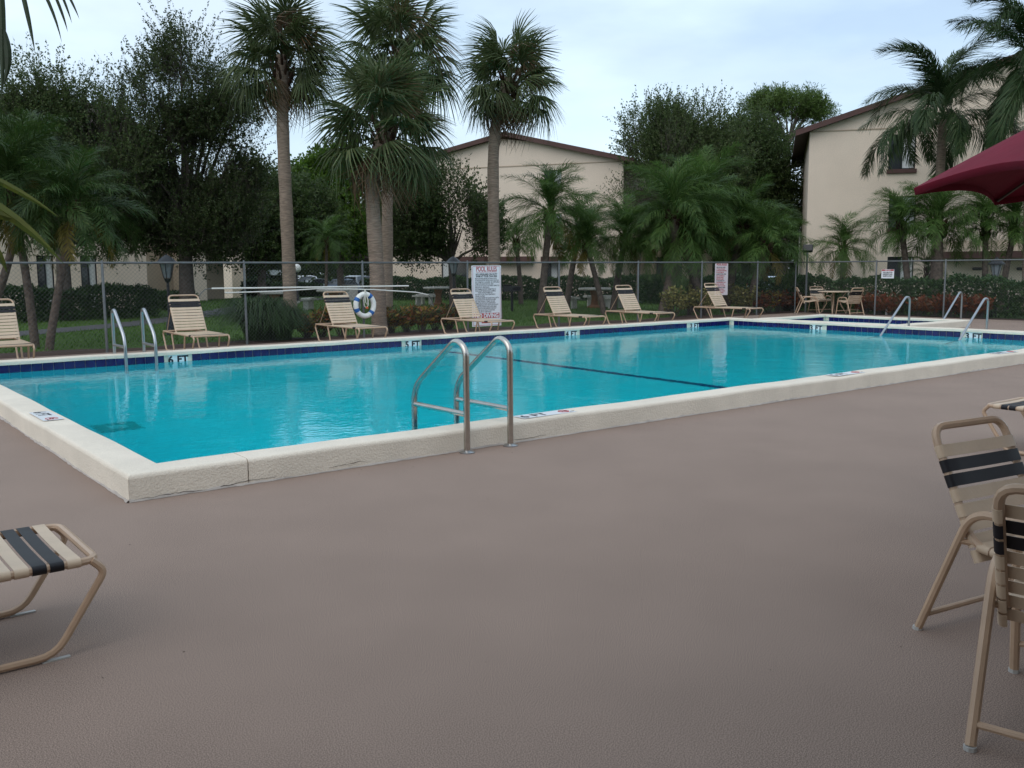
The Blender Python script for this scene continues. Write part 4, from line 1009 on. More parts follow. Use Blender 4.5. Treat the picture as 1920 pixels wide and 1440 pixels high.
DATES = [feather_mesh(20+i, M['date'], 1.55, d, .43, 62, .30, .0065, ri, .85) for i, (d, ri) in enumerate(((1.0, .45), (1.25, .45), (.9, .35), (1.5, .6)))]
DATES_SHADED = [m_.copy() for m_ in DATES]
M['date_shaded'] = leafmat('date_shaded', [(.024, .052, .012), (.042, .080, .018), (.070, .110, .028)], .3)  # date leaf colour darkened, putting the left clump's shade into its fronds
for m_ in DATES_SHADED: m_.materials[0] = M['date_shaded']
DATE_Y = feather_mesh(30, M['yellow_frond'], 1.2, 1.3, .3, 34, .1, .010, .2, .6)
QUEENS = [feather_mesh(40+i, M['queen'], 3.1, d, .66, 150, .45, .013, ri, 1.2) for i, (d, ri) in enumerate(((1.3, .5), (1.7, .4), (1.0, .3), (1.9, .7)))]
def feather_palm(name, label, cat, base, crown, meshes, nf, scale, seed, r0=.09, trunk_mat=None, el0=85, el1=-45, yel=0, head=True, group=None, bend=.15, boots=.55):
    r_ = np.random.default_rng(seed); base = np.array(base, float); crown = np.array(crown, float); c = crown-base
    t = thing(name, label, cat, base, 0, group)
    s_ = np.linspace(0, 1, 14)[:, None]; side = np.array([r_.normal(), r_.normal(), 0])*bend
    Q = s_*c+side*np.sin(s_*math.pi)*np.linalg.norm(c)*.12; Q[0, 2] -= .1
    MB().tube(Q, r0*(1.12-.25*s_[:, 0]+.04*np.sin(s_[:, 0]*40)), 10).build('trunk', trunk_mat or M['date_trunk'], t, True)
    if head:
        m = MB()
        for k in range(20):
            a = k*2.4; d = np.array([math.cos(a), math.sin(a), 0]); p0 = c+np.array([0, 0, .12-boots*k/20])+d*r0*.7
            m.tube([p0, p0+d*r0*.7+np.array([0, 0, .09]), p0+d*r0*1.1+np.array([0, 0, .2])], [r0*.42, r0*.34, .012], 5)
        m.build('leaf_boots', M['boots'], t)
    for k in range(nf):
        f = (k+.3)/nf; el = R(el0+(el1-el0)*f**.9)+r_.normal(0, .10); az = k*2.39996+r_.normal(0, .2)
        me = meshes[int(r_.integers(0, len(meshes)))]
        if k >= nf-yel: me = DATE_Y
        link('frond', me, t, c+np.array([0, 0, .1-.2*f]), (r_.normal(0, .22), -el, az), (scale*r_.uniform(.85, 1.12),)*3)
    return t
GP = 'date palms beyond the fence'
def date(label, bpx, bpy, cpx, cpy, t, rpx, seed, nf=34, r0=.085, yel=2, el1=-38, dark=False):
    b = G(bpx, bpy) if t is None else D(bpx, 560, t); tt = float((b-EYE)@fw)
    c = D(cpx, cpy, tt); DT = DATES_SHADED if dark else DATES; sc_ = rpx/FPX*tt/1.42
    feather_palm('date_palm', label, 'palm tree', (b[0], b[1], 0), c, DT, nf+4, sc_*.93, seed, r0*max(.8, sc_), group=GP, yel=yel, el0=78, el1=el1)
date('slim date palm left of the middle group, rising against the cream gable', 1013, 590, 1031, 402, 30, 112, 51, 34)
date('date palm standing behind the first palm of the middle group', 1062, 570, 1088, 430, 35, 92, 52, 30)
date('date palm right of the pool rules sign with a dark leaning trunk', 1133, 587, 1100, 462, 30.5, 85, 53, 30)
date('low date palm over the far lounger, with a straight dark trunk', 1149, 582, 1172, 448, 32, 100, 54, 32)
date('broad date palm at the centre of the middle group', 1243, 590, 1262, 405, 30, 128, 55, 40, .11)
date('tall date palm with the highest crown of the middle group', 1300, 585, 1318, 388, 32, 122, 56, 40, .11)
date('date palm with hanging fronds left of the pale pink sign', 1325, 580, 1278, 455, 30.5, 110, 57, 32, .10)
date('date palm crown above the pale pink sign', 1360, 575, 1392, 425, 32, 112, 58, 36, .10)
date('date palm at the right end of the middle group, beside the pale wall', 1405, 575, 1438, 462, 31, 98, 59, 34, .10)
date('small date palm standing alone against the pale wall on the right', 1580, 560, 1581, 468, 38, 78, 60, 30, .09)
date('date palm on a slim trunk just left of the thick one, right side', 1706, 566, 1690, 428, 31.5, 96, 61, 26, .085, 0, -22)
date('thick date palm in front of the right-hand building below the tall queen palm', 1752, 575, 1757, 425, 31, 112, 62, 34, .14, 0, -20)
date('low arching date palm half hidden behind the thick one', 1733, 570, 1738, 512, 32.5, 60, 63, 8, .08, 0, -10)
date('date palm on a straight trunk left of the right-hand lantern', 1848, 570, 1848, 428, 31, 100, 64, 28, .08, 0, -20)
date('date palm on a leaning trunk at the right frame edge', 1876, 570, 1902, 432, 31, 100, 65, 28, .08, 0, -20)
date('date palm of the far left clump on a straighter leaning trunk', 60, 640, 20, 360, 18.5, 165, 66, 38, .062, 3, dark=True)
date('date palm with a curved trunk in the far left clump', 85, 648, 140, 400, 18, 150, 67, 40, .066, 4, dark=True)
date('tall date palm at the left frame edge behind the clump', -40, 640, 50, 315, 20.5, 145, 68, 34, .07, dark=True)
date('small date palm behind the tall slim cabbage palm', 610, 560, 612, 455, 44, 58, 69, 22, .07)
date('thin date palm behind the pool rules sign, on a pinkish trunk', 977, 565, 968, 455, 40, 62, 70, 24, .10)
QG = 'queen palms'
b = D(1755, 540, 34); c = D(1768, 225, 34)
feather_palm('queen_palm', 'tall queen palm with long drooping fronds before the right-hand gable', 'palm tree', (b[0], b[1], 0), c, QUEENS, 24, 1.22, 81, .17, M['palm_trunk'], 80, -35, 0, False, QG, .05)
b = D(1930, 540, 30); c = D(1935, 120, 30)
feather_palm('queen_palm', 'queen palm at the right frame edge, mostly out of view', 'palm tree', (b[0], b[1], 0), c, QUEENS, 21, 1.15, 82, .17, M['palm_trunk'], 85, -50, 0, False, QG, .05)

# foliage clouds
def wave(P, sd, sc_=1.0):
    r_ = np.random.default_rng(sd); o = np.zeros(len(P))
    for k in range(6):
        d = unit(r_.normal(size=3)); o += np.sin(P@d*sc_*r_.uniform(.8, 2.6)+r_.uniform(0, 6.28))/6**.5*.6
    return o
def leaves(pos, dirs, ln, wd, r_):
    n = len(pos); d = unit(dirs); s_ = unit(np.cross(d, unit(r_.normal(size=(n, 3))))); L_ = (ln*r_.uniform(.6, 1.25, n))[:, None]; W_ = (wd*r_.uniform(.7, 1.2, n))[:, None]
    A = pos; B_ = pos+d*L_*.5+s_*W_*.5; C_ = pos+d*L_; D_ = pos+d*L_*.5-s_*W_*.5
    return np.stack([A, B_, C_, D_], 1).reshape(-1, 3)
def twigs_quads(P0, P1, r0):
    d = unit(P1-P0); a = unit(np.cross(d, np.array([0.3, 0.2, 1.0]))); b = np.cross(d, a); V = []
    c = [a, -.5*a+.87*b, -.5*a-.87*b]
    for i in range(3): j = (i+1) % 3; V.append(np.stack([P0+c[i]*r0, P0+c[j]*r0, P1+c[j]*r0*.4, P1+c[i]*r0*.4], 1))
    return np.concatenate(V, 0).reshape(-1, 3)
def tree(name, label, base, lobes, ntw, lpt, ln, wd, mat, seed, trunk_r=.2, fork=2.0, twig=.9, updir=.5, group=None, bark=None, thresh=-.35, nscale=.9, shell=.45, cat='tree', stems=1, sprays=0):
    r_ = np.random.default_rng(seed); base = np.array(base, float); t = thing(name, label, cat, base, 0, group)
    lob = [(np.array(c, float)-base, np.array(rd, float)) for c, rd in lobes]
    vol = np.array([np.prod(rd)**(2/3) for _, rd in lob]); vol /= vol.sum()
    idx = r_.choice(len(lob), ntw*2, p=vol); dirs = unit(r_.normal(size=(ntw*2, 3))); rad = r_.random(ntw*2)**shell
    C = np.array([l[0] for l in lob])[idx]; RD = np.array([l[1] for l in lob])[idx]
    P = C+dirs*rad[:, None]*RD; keep = wave(P, seed, nscale*2/np.mean(RD)**.5)+r_.normal(0, .15, len(P)) > thresh
    keep &= P[:, 2] > .2
    P = P[keep][:ntw]; dirs = dirs[keep][:ntw]
    td = unit(dirs*.9+np.array([0, 0, updir])+r_.normal(0, .45, P.shape)); tl_ = twig*r_.uniform(.5, 1.3, len(P))
    E = P+td*tl_[:, None]
    if sprays:
        i2 = r_.choice(len(lob), sprays, p=vol); d2 = unit(r_.normal(size=(sprays, 3))+np.array([0, 0, .7])); P2 = np.array([l[0] for l in lob])[i2]+d2*np.array([l[1] for l in lob])[i2]*r_.uniform(.75, 1.0, sprays)[:, None]
        t2 = unit(d2*.6+np.array([0, 0, .9])+r_.normal(0, .35, P2.shape)); l2 = twig*r_.uniform(.9, 2.0, sprays)
        P = np.vstack([P, P2]); td = np.vstack([td, t2]); tl_ = np.r_[tl_, l2]; E = P+td*tl_[:, None]
    f = r_.uniform(.1, 1.0, (len(P), lpt)); pos = (P[:, None]+(E-P)[:, None]*f[..., None]).reshape(-1, 3)+r_.normal(0, .025*twig, (len(P)*lpt, 3))
    ld = np.repeat(td, lpt, 0)*.7+r_.normal(0, .8, pos.shape)
    link('crown', quads_mesh('crown', leaves(pos, ld, ln, wd, r_), 4, mat), t)
    # limbs: each lobe is fed by branches from the fork
    m = MB(); fk = np.array([0, 0, fork]); bw = []
    allc = np.mean([l[0] for l in lob], axis=0)
    for sidx in range(stems):
        off = np.array([.35*math.cos(sidx*2.5), .35*math.sin(sidx*2.5), 0])*(stems > 1)
        top_ = fk+np.array([allc[0], allc[1], 0])*.12+off*2
        m.tube([off+np.array([0, 0, -.2]), off*1.3+fk*.5+np.array([allc[0], allc[1], 0])*.03, top_], [trunk_r*1.25, trunk_r, trunk_r*.85], 10)
    mb_ = MB()
    for li, (c, rd) in enumerate(lob):
        nb = 3+int(2*np.mean(rd)); s0 = fk+np.array([allc[0], allc[1], 0])*.12
        for k in range(nb):
            tgt = c+unit(r_.normal(size=3)+np.array([0, 0, .3]))*rd*r_.uniform(.35, .95); md_ = (s0+tgt)/2+r_.normal(0, .25, 3)*np.mean(rd)*.5+np.array([0, 0, .12*np.mean(rd)])
            q = [s0, (s0+md_)/2+np.array([0, 0, .1]), md_, (md_+tgt)/2, tgt]
            mb_.tube(q, np.array([.42, .32, .22, .13, .05])*trunk_r+.006, 5, caps=False); bw.append((md_, tgt))
    m.build('trunk', bark or M['bark'], t, True); mb_.build('branches', bark or M['bark'], t, True)
    link('twigs', quads_mesh('twigs', twigs_quads(P-td*.5*tl_[:, None], E, .0045*max(1, twig)), 4, bark or M['bark']), t)
    return t
def lobe(px, py, t, rx, rz_, rd=None):                  # pixel radii -> metres
    k = t/FPX; return (D(px, py, t), (rx*k, (rd or rx)*k, rz_*k))
TG = 'broadleaf trees behind the lawn'
b = D(120, 540, 29)
tree('black_olive_tree', 'dark feathery tree at the far left, behind the date palm clump', (b[0], b[1], 0), [lobe(60, 275, 29, 110, 85), lobe(160, 285, 30, 105, 90), lobe(85, 200, 29, 75, 50), lobe(210, 330, 29, 90, 120), lobe(40, 370, 30, 110, 90), lobe(170, 420, 30, 110, 60)], 5200, 24, .085, .05, M['olive'], 101, .22, 2.2, .8, .7, TG, thresh=.05, sprays=900)
b = D(350, 540, 31)
tree('black_olive_tree', 'tallest dark feathery tree at left, reaching up beside the slim cabbage palm', (b[0], b[1], 0), [lobe(345, 150, 31, 60, 80), lobe(320, 240, 31, 105, 100), lobe(415, 260, 31, 75, 110), lobe(300, 370, 31, 110, 110), lobe(420, 390, 31, 90, 90), lobe(250, 255, 31, 60, 60), lobe(380, 440, 31, 110, 45)], 7500, 24, .085, .05, M['olive'], 102, .24, 2.4, .8, .8, TG, thresh=.15, sprays=1200)
b = D(490, 530, 50)
tree('oak_tree', 'dark low tree just left of the slim cabbage palm trunk', (b[0], b[1], 0), [lobe(480, 410, 50, 80, 85), lobe(560, 420, 52, 70, 75)], 3200, 14, .20, .11, M['oak'], 103, .22, 2.0, 1.1, .3, TG, thresh=-.5)
b = D(640, 530, 62)
tree('ficus_tree', 'bright green bushy tree between the slim and the paired cabbage palms', (b[0], b[1], -.5), [lobe(610, 345, 62, 60, 50), lobe(560, 385, 64, 70, 60), lobe(650, 330, 62, 55, 55), lobe(665, 410, 62, 70, 60), lobe(590, 440, 62, 70, 40)], 3200, 14, .24, .16, M['ficus'], 104, .25, 2.2, .9, .3, TG, thresh=-.25)
b = D(720, 530, 78)
tree('ficus_tree', 'green tree behind the car park, right of the parked cars', (b[0], b[1], -.8), [lobe(700, 430, 78, 60, 60), lobe(500, 450, 80, 60, 45), lobe(600, 470, 80, 90, 40)], 1500, 12, .28, .18, M['oak'], 105, .2, 3, 1.0, .3, TG, thresh=-.5)
b = D(850, 545, 37)
tree('fine_leaved_tree', 'small fine leaved tree in front of the middle building, left of the sign palm', (b[0], b[1], 0), [lobe(795, 400, 37, 70, 70), lobe(830, 385, 37, 60, 55), lobe(880, 430, 37, 65, 50), lobe(780, 460, 37, 60, 28)], 3600, 14, .11, .06, M['oak'], 106, .15, 1.7, .7, .6, TG, thresh=-.2, sprays=600)
b = D(1265, 540, 46)
tree('black_olive_tree', 'dark feathery tree between the two gabled blocks, left half', (b[0], b[1], 0), [lobe(1250, 285, 46, 80, 75), lobe(1215, 260, 46, 50, 45), lobe(1320, 290, 46, 70, 80), lobe(1300, 350, 46, 110, 90)], 5500, 20, .115, .065, M['olive'], 107, .24, 2.4, .9, .8, TG, thresh=.0, sprays=900)
b = D(1420, 540, 50)
tree('oak_tree', 'dense dark tree touching the left eave of the right-hand building', (b[0], b[1], 0), [lobe(1400, 310, 50, 80, 85), lobe(1445, 370, 50, 65, 100), lobe(1380, 420, 50, 100, 90), lobe(1410, 275, 50, 45, 35)], 5500, 19, .135, .08, M['oak'], 108, .26, 2.4, 1.0, .5, TG, thresh=-.3, sprays=300)
b = D(1470, 540, 62)
tree('pine_tree', 'flat topped pine rising above the dense tree near the right roof', (b[0], b[1], 0), [lobe(1475, 200, 62, 65, 24), lobe(1525, 215, 62, 35, 22), lobe(1430, 200, 62, 35, 18)], 1500, 14, .30, .05, M['pine'], 109, .22, 9.5, .7, 1.2, TG, thresh=-.4, shell=.6)
b = D(1195, 545, 43)
tree('fine_leaved_tree', 'thin sparse tree at the right corner of the middle building', (b[0], b[1], 0), [lobe(1205, 370, 43, 60, 70), lobe(1260, 300, 43, 50, 60)], 500, 8, .09, .05, M['oak'], 110, .08, 2.2, 1.1, .9, TG, thresh=0)
# far tree line that closes the view
for i, (px, t_, hpx, wpx, lb) in enumerate([(450, 120, 40, 90, 'far dark tree behind the car park, left of the white van'), (640, 125, 50, 120, 'far dark tree behind the car park, above the parked cars'), (820, 120, 50, 100, 'far dark tree seen past the left edge of the middle building'), (240, 110, 60, 140, 'far dark tree behind the left building'), (1460, 100, 60, 90, 'far tree seen between the palms and the right-hand building'), (1330, 105, 50, 100, 'far tree behind the middle palm group'), (1900, 110, 60, 120, 'far tree behind the right-hand building')]):
    b = D(px, 520, t_); k = t_/FPX
    tree('oak_tree', lb, (b[0], b[1], -.9), [(D(px+dx*wpx, 470-dy*hpx, t_), (wpx*.5*k, wpx*.5*k, hpx*.7*k)) for dx, dy in ((-.4, 0), (.35, .2), (0, .6))], 1100, 14, .5, .3, M['oak'], 120+i, .3, 2.2, 1.2, .3, 'far trees behind the blocks', thresh=-.7)

# hedges
def hedge(label, a, b, wdt, h, n, mat=None, seed=0, z=-.03, lf=.07, group='clipped hedges'):
    n = int(n*2.6); lf = lf*1.25
    r_ = np.random.default_rng(seed+300); a, b = np.array(a[:2], float), np.array(b[:2], float); u = b-a; Ln = np.linalg.norm(u)
    t = thing('hedge', label, 'hedge', (a[0], a[1], z), math.atan2(u[1], u[0]), group)
    P = np.stack([r_.uniform(0, Ln, n), r_.uniform(-wdt/2, wdt/2, n), r_.uniform(.03, h, n)], 1)
    face = r_.integers(0, 4, n); P[face == 0, 2] = h; P[face == 1, 1] = -wdt/2; P[face == 2, 1] = wdt/2
    P[:, 2] *= 1+.07*np.sin(P[:, 0]*2.1)+.05*np.sin(P[:, 0]*5.3+P[:, 1]*3)+.04*np.sin(P[:, 0]*11); P += r_.normal(0, .035, P.shape)
    dd = np.stack([r_.normal(0, .8, n), np.sign(P[:, 1])*.6+r_.normal(0, .5, n), .5+r_.normal(0, .6, n)], 1)
    link('foliage', quads_mesh('foliage', leaves(P, dd, lf, lf*.6, r_), 4, mat or M['hedge']), t)
    m = MB()
    for k in range(max(3, int(Ln/.8))):
        x = (k+.5)*Ln/max(3, int(Ln/.8)); m.tube([(x, 0, -.05), (x+.08, .05, h*.5), (x-.05, -.06, h*.85)], [.025, .02, .008], 5)
        m.tube([(x, 0, h*.2), (x+.2, -.12, h*.7)], [.015, .006], 4)
    tag(m.build('stems', M['bark'], t), kind='stuff'); return t
hedge('dark clipped hedge under the windows of the far left building', D(-250, 560, 25.5), D(285, 560, 31), .9, .95, 9000, seed=1, lf=.08)
hedge('long clipped hedge in front of the middle building', D(720, 530, 47), D(1215, 530, 44), 1.1, 1.02, 9000, seed=2, lf=.11)
hedge('clipped hedge along the outside of the right-hand fence', (26.3, 13.5), (26.3, -6), 1.0, 1.08, 14000, seed=3, lf=.085)
hedge('far hedge block left of the slim cabbage palm', D(455, 530, 66), D(600, 530, 66), 2, 1.0, 2500, seed=4, z=-.55, lf=.2)
hedge('far rounded hedge beside the left building wing', D(462, 530, 55), D(500, 530, 55), 1.6, 1.05, 1500, seed=5, z=-.3, lf=.16)
hedge('far hedge right of the parked cars', D(680, 530, 60), D(735, 530, 60), 1.4, 1.2, 1500, seed=6, z=-.5, lf=.16)
hedge('low dark hedge right of the far left building corner', D(285, 550, 36), D(343, 550, 38), 1.2, .6, 2200, seed=7, lf=.11)
hedge('tall far hedge closing the view behind the car park', D(200, 520, 128), D(1000, 520, 128), 5, 4.2, 9000, M['oak'], 9, -.63, .5)
hedge('tall far hedge closing the view behind the right-hand palms', D(1000, 520, 128), D(1700, 520, 120), 5, 4.2, 8000, M['oak'], 10, -.63, .5)
hedge('dark hedge across the back between the two gabled blocks', D(1200, 540, 40), D(1520, 540, 38), 1.2, 1.05, 6000, seed=8, lf=.11)

# shrubs
def shrub(name, label, base, h, rad, n, lf, wf, mat, seed, group, up_=.8):
    r_ = np.random.default_rng(seed); t = thing(name, label, 'shrub', (base[0], base[1], -.02), r_.uniform(0, 6), group)
    ns = 12; P = []; Dd = []; m = MB()
    for k in range(ns):
        a = k*2.4; rr_ = rad*math.sqrt((k+.5)/ns)*.8; tip = np.array([rr_*math.cos(a), rr_*math.sin(a), h*r_.uniform(.6, .95)*(1-.25*(rr_/rad)**2)])
        m.tube([tip*np.array([.15, .15, 0]), tip*np.array([.6, .6, .5]), tip], [.014, .01, .006], 4)
        for j in range(n//ns):
            f = r_.uniform(.35, 1.02); p = np.array([tip[0]*(.3+.7*f), tip[1]*(.3+.7*f), tip[2]*f]); az = r_.uniform(0, 6.28); el = r_.normal(.5, .4)
            P.append(p+r_.normal(0, .02, 3)); Dd.append([math.cos(az)*math.cos(el), math.sin(az)*math.cos(el), math.sin(el)*up_])
    link('foliage', quads_mesh('foliage', leaves(np.array(P), np.array(Dd), lf, wf, r_), 4, mat), t); tag(m.build('stems', M['bark'], t), kind='stuff')
    return t
CG = 'croton shrubs along the fence'
cs = [(575, 'left of the third lounger, next to the grass clump'), (603, 'half behind the third lounger'), (640, 'behind the back of the third lounger'), (733, 'just right of the life ring palm'), (762, 'second to the right of the life ring palm'), (790, 'midway between the life ring and the pool rules sign'), (815, 'just behind the lounger left of the pool rules sign'), (842, 'touching the back of the lounger by the pool rules sign')]
for i, (px, lb) in enumerate(cs):
    p = PL(px, 590, (0, 12.75+.2*math.sin(i*2.2), 0), (0, 1, 0)); shrub('croton', 'yellow and red croton shrub '+lb, p, random.uniform(.6, .85), .42, 420, .17, .055, M['croton'], 400+i, CG)
vs_ = [(1262, 'left of the last lounger, under leaning trunks'), (1292, 'just left of the last lounger back'), (1318, 'behind the last lounger back'), (1385, 'right of the pale pink sign'), (1405, 'second to the right of the pale pink sign')]
for i, (px, lb) in enumerate(vs_):
    p = PL(px, 575, (0, 12.9+.4*(i % 2), 0), (0, 1, 0)); shrub('variegated_shrub', 'cream and green variegated shrub '+lb, p, 1.05, .6, 560, .12, .07, M['varieg'], 430+i, 'variegated shrubs')
rs = [(1425, 12.6), (1440, 12.5), (1460, 12.7), (1490, 12.5)]
for i, (px, y) in enumerate(rs):
    p = PL(px, 575, (0, y, 0), (0, 1, 0)); shrub('croton', 'orange red croton bush '+('just right of the pink sign shrubs', 'yellower than the bushes on both sides of it', 'beside the strap grass near the fence corner', 'nearest the far fence corner')[i], p, .8, .5, 420, .17, .055, M['croton_red'] if i != 1 else M['croton'], 450+i, 'red croton bushes')
rl = [(1622, 'just right of the far table set'), (1648, 'left of the small fence notice post'), (1672, 'behind the white pipe stub'), (1722, 'behind the first step handrail'), (1752, 'below the thick date palm'), (1785, 'behind the wading pool handrail'), (1812, 'between the two right-hand fence posts'), (1838, 'just left of the right-hand lantern')]
for i, (px, lb) in enumerate(rl):
    p = PL(px, 580, (25.35, 0, 0), (1, 0, 0)); shrub('croton', 'dark red croton bush '+lb, p, .75, .5, 420, .16, .055, M['croton_red'], 470+i, 'red croton bushes')
def liriope(label, base, rad, h, n, seed):
    r_ = np.random.default_rng(seed); t = thing('grass_clump', label, 'ornamental grass', (base[0], base[1], -.02)); V = []
    for k in range(n):
        a = r_.uniform(0, 6.28); r0 = rad*.30*math.sqrt(r_.random()); o = np.array([r0*math.cos(a+r_.normal(0, .5)), r0*math.sin(a+r_.normal(0, .5)), 0]); d = np.array([math.cos(a), math.sin(a), 0])
        ll = h*r_.uniform(.55, 1.15); out_ = rad*.95*r_.uniform(.15, 1.25); s_ = np.array([-d[1], d[0], 0])*.008
        pts = [o, o+d*out_*.25+np.array([0, 0, ll*.65]), o+d*out_*.65+np.array([0, 0, ll*(.95-.1*out_/rad)]), o+d*out_*1.1+np.array([0, 0, ll*(.95-.55*out_/rad)])]; ws = (1, 1, .8, .1)
        for i in range(3): V += [pts[i]-s_*ws[i], pts[i+1]-s_*ws[i+1], pts[i+1]+s_*ws[i+1], pts[i]+s_*ws[i]]
    link('blades', quads_mesh('blades', np.array(V), 4, M['liriope']), t)
p = PL(487, 600, (0, 12.8, 0), (0, 1, 0)); liriope('big clump of dark strap grass by the fence post left of the slim palm', p, .85, .95, 1500, 1)
p = PL(525, 600, (0, 12.6, 0), (0, 1, 0)); liriope('clump of dark strap grass at the foot of the slim cabbage palm', p, .6, .75, 900, 2)
p = PL(1480, 575, (0, 13.2, 0), (0, 1, 0)); liriope('clump of dark strap grass behind the fence near the far corner', p, .6, .7, 600, 3)
# lawn blades
n = 90000; r_ = RNG
tt = 17+(52-17)*r_.random(n)**.8; pxx = r_.uniform(-150, 2000, n)
xy = EYE[:2]+FH*tt[:, None]+RH*((pxx-960)/FPX*tt)[:, None]
ok = (xy[:, 1] > fb+1.35) | (xy[:, 0] > 27)
dp = np.min(np.hypot(xy[:, None, 0]-PATH[None, ::3, 0], xy[:, None, 1]-PATH[None, ::3, 1]), axis=1); ok &= dp > .8
xy = xy[ok]; n = len(xy); h_ = r_.uniform(.04, .10, n); a = r_.uniform(0, 6.28, n); z = ground_z(xy[:, 0], xy[:, 1]); wd = .012
A = np.stack([xy[:, 0]-wd*np.cos(a), xy[:, 1]-wd*np.sin(a), z], 1); B_ = np.stack([xy[:, 0]+wd*np.cos(a), xy[:, 1]+wd*np.sin(a), z], 1); C_ = np.stack([xy[:, 0]+r_.normal(0, .03, n), xy[:, 1]+r_.normal(0, .03, n), z+h_], 1)
o = link('grass', quads_mesh('grass', np.stack([A, B_, C_], 1).reshape(-1, 3), 3, M['grass'])); tag(o, 'short green grass blades over the lawn beyond the fence', 'grass', kind='stuff')

# near palm just outside the left frame edge, whose leaflets hang into view
t0 = 2.6
bp_ = D(-330, 900, 3.0); np_ = thing('near_palm', 'palm just outside the left frame edge with leaflets hanging into view', 'palm tree', (bp_[0], bp_[1], 0))
bpo = np.array([bp_[0], bp_[1], 0]); crownp = D(-330, 120, 3.0)-bpo
MB().tube([(0, 0, -.05), crownp*np.array([.5, .5, .5]), crownp], [.12, .10, .09], 10).build('trunk', M['date_trunk'], np_, True)
def blade(V, pts, w0):
    P = np.array(pts); n = len(P); T = np.gradient(P, axis=0); view = unit(P-(EYE-bpo)); s_ = unit(np.cross(T, view)); tw = unit(np.cross(T, s_)); s_ = unit(s_*.9+tw*.3)
    ws = w0*np.sin(np.linspace(.5, math.pi-.02, n))[:, None]; mid = P+tw*ws*.4
    for i in range(n-1):
        V += [P[i]-s_[i]*ws[i], P[i+1]-s_[i+1]*ws[i+1], mid[i+1], mid[i]]; V += [mid[i], mid[i+1], P[i+1]+s_[i+1]*ws[i+1], P[i]+s_[i]*ws[i]]
def curve(pts, t, n=9):
    P = np.array([D(x, y, t)-bpo for x, y in pts]); s_ = np.linspace(0, 1, n)[:, None]
    if len(P) == 3: return list((1-s_)**2*P[0]+2*s_*(1-s_)*P[1]+s_*s_*P[2])
    return [np.array([np.interp(x, np.linspace(0, 1, len(P)), P[:, k]) for k in range(3)]) for x in s_[:, 0]]
rach = [crownp, D(-150, -180, 2.8)-bpo, D(60, -90, t0)-bpo, D(180, 20-60, t0)-bpo]
MB().tube(rach, [.014, .012, .008, .004], 6).build('frond_stem', M['near_leaf'], np_, True)
NL = leafmat('near_dark_leaf', [(.022, .035, .014), (.03, .05, .02)], .15)
for pts, w_ in (([(25, -80), (52, 20), (66, 100)], .007), ([(50, -70), (100, 5), (116, 80)], .005), ([(80, -60), (118, 20), (127, 60)], .0045), ([(95, -55), (124, 5), (135, 44)], .004), ([(105, -50), (135, 0), (149, 36)], .004), ([(-4, -90), (8, 60), (3, 190)], .011), ([(4, 50), (26, 110), (6, 160)], .010), ([(-20, -60), (-6, 40), (2, 120)], .009)):
    V = []; blade(V, curve(pts, t0), w_); link('leaflet', quads_mesh('leaflet', np.array(V), 4, NL), np_)
for pts, w_, t_ in (([(-120, 290), (20, 340), (112, 408)], .010, 2.5), ([(-140, 330), (10, 370), (120, 495)], .016, 2.5), ([(-120, 380), (0, 395), (60, 425)], .014, 2.5), ([(-90, 420), (-10, 440), (14, 512)], .016, 2.4)):
    V = []; blade(V, curve(pts, t_), w_); link('leaflet', quads_mesh('leaflet', np.array(V), 4, M['near_leaf']), np_)
MB().tube([crownp, D(-230, 260, 2.7)-bpo, D(-120, 330, 2.5)-bpo, D(-60, 460, 2.45)-bpo], [.014, .012, .009, .005], 6).build('frond_stem', M['near_leaf'], np_, True)

# ================================================================== PICNIC FURNITURE, GRILL, CARS
def picnic(label, px, py, t, kind='round', s_=1.0, rot=0):
    b = D(px, py, t); o = thing('picnic_table', label, 'picnic table', (b[0], b[1], float(ground_z(b[0], b[1]))), rot, 'concrete picnic tables')
    MB().lathe([(.62*s_, .70), (.65*s_, .72), (.65*s_, .77), (.62*s_, .79)], 16).build('tabletop', M['concrete'], o, True)
    MB().lathe([(.30, 0), (.30, .06), (.16, .12), (.12, .4), (.2, .69)], 12).build('pedestal', M['terracotta'], o, True)
    for k in range(3 if kind == 'round' else 2):
        a = k*2*math.pi/3+.4 if kind == 'round' else k*math.pi
        a0, a1 = a-.5, a+.5; ri, ro = .9*s_, 1.25*s_
        poly = [(ro*math.cos(a0+(a1-a0)*i/6), ro*math.sin(a0+(a1-a0)*i/6), .38) for i in range(7)]+[(ri*math.cos(a1-(a1-a0)*i/6), ri*math.sin(a1-(a1-a0)*i/6), .38) for i in range(7)]
        bn = MB().prism(poly, (0, 0, .08)).build('bench', M['concrete'], o)
        for da in (-.32, .32): MB().box((1.07*s_*math.cos(a+da), 1.07*s_*math.sin(a+da), .19), (.2, .14, .38), rz(a+da)).build('bench_support', M['concrete'], bn)
picnic('concrete picnic table under the middle palm group', 1115, 560, 36, rot=.3)
picnic('concrete picnic table left of the pool rules sign', 822, 560, 40, rot=1.0)
picnic('concrete pedestal table left of the slim cabbage palm trunk', 515, 560, 33, 'two', .8, 1.7)
picnic('concrete picnic table behind the third lounger', 625, 560, 36, rot=2.0)
p = G(960, 582); p = D(960, 560, 33.5)
o = thing('barbecue_grill', 'black park barbecue grill on a post right of the pool rules sign', 'grill', (p[0], p[1], -.03), .4)
MB().tube([(0, 0, 0), (0, 0, .72)], .05, 8).build('post', M['black_metal'], o, True)
m = MB(); m.box((0, 0, .74), (.62, .42, .02)); m.box((0, .2, .86), (.62, .02, .24)); m.box((-.3, 0, .83), (.02, .4, .18)); m.box((.3, 0, .83), (.02, .4, .18)); m.build('firebox', M['black_metal'], o)
m = MB()
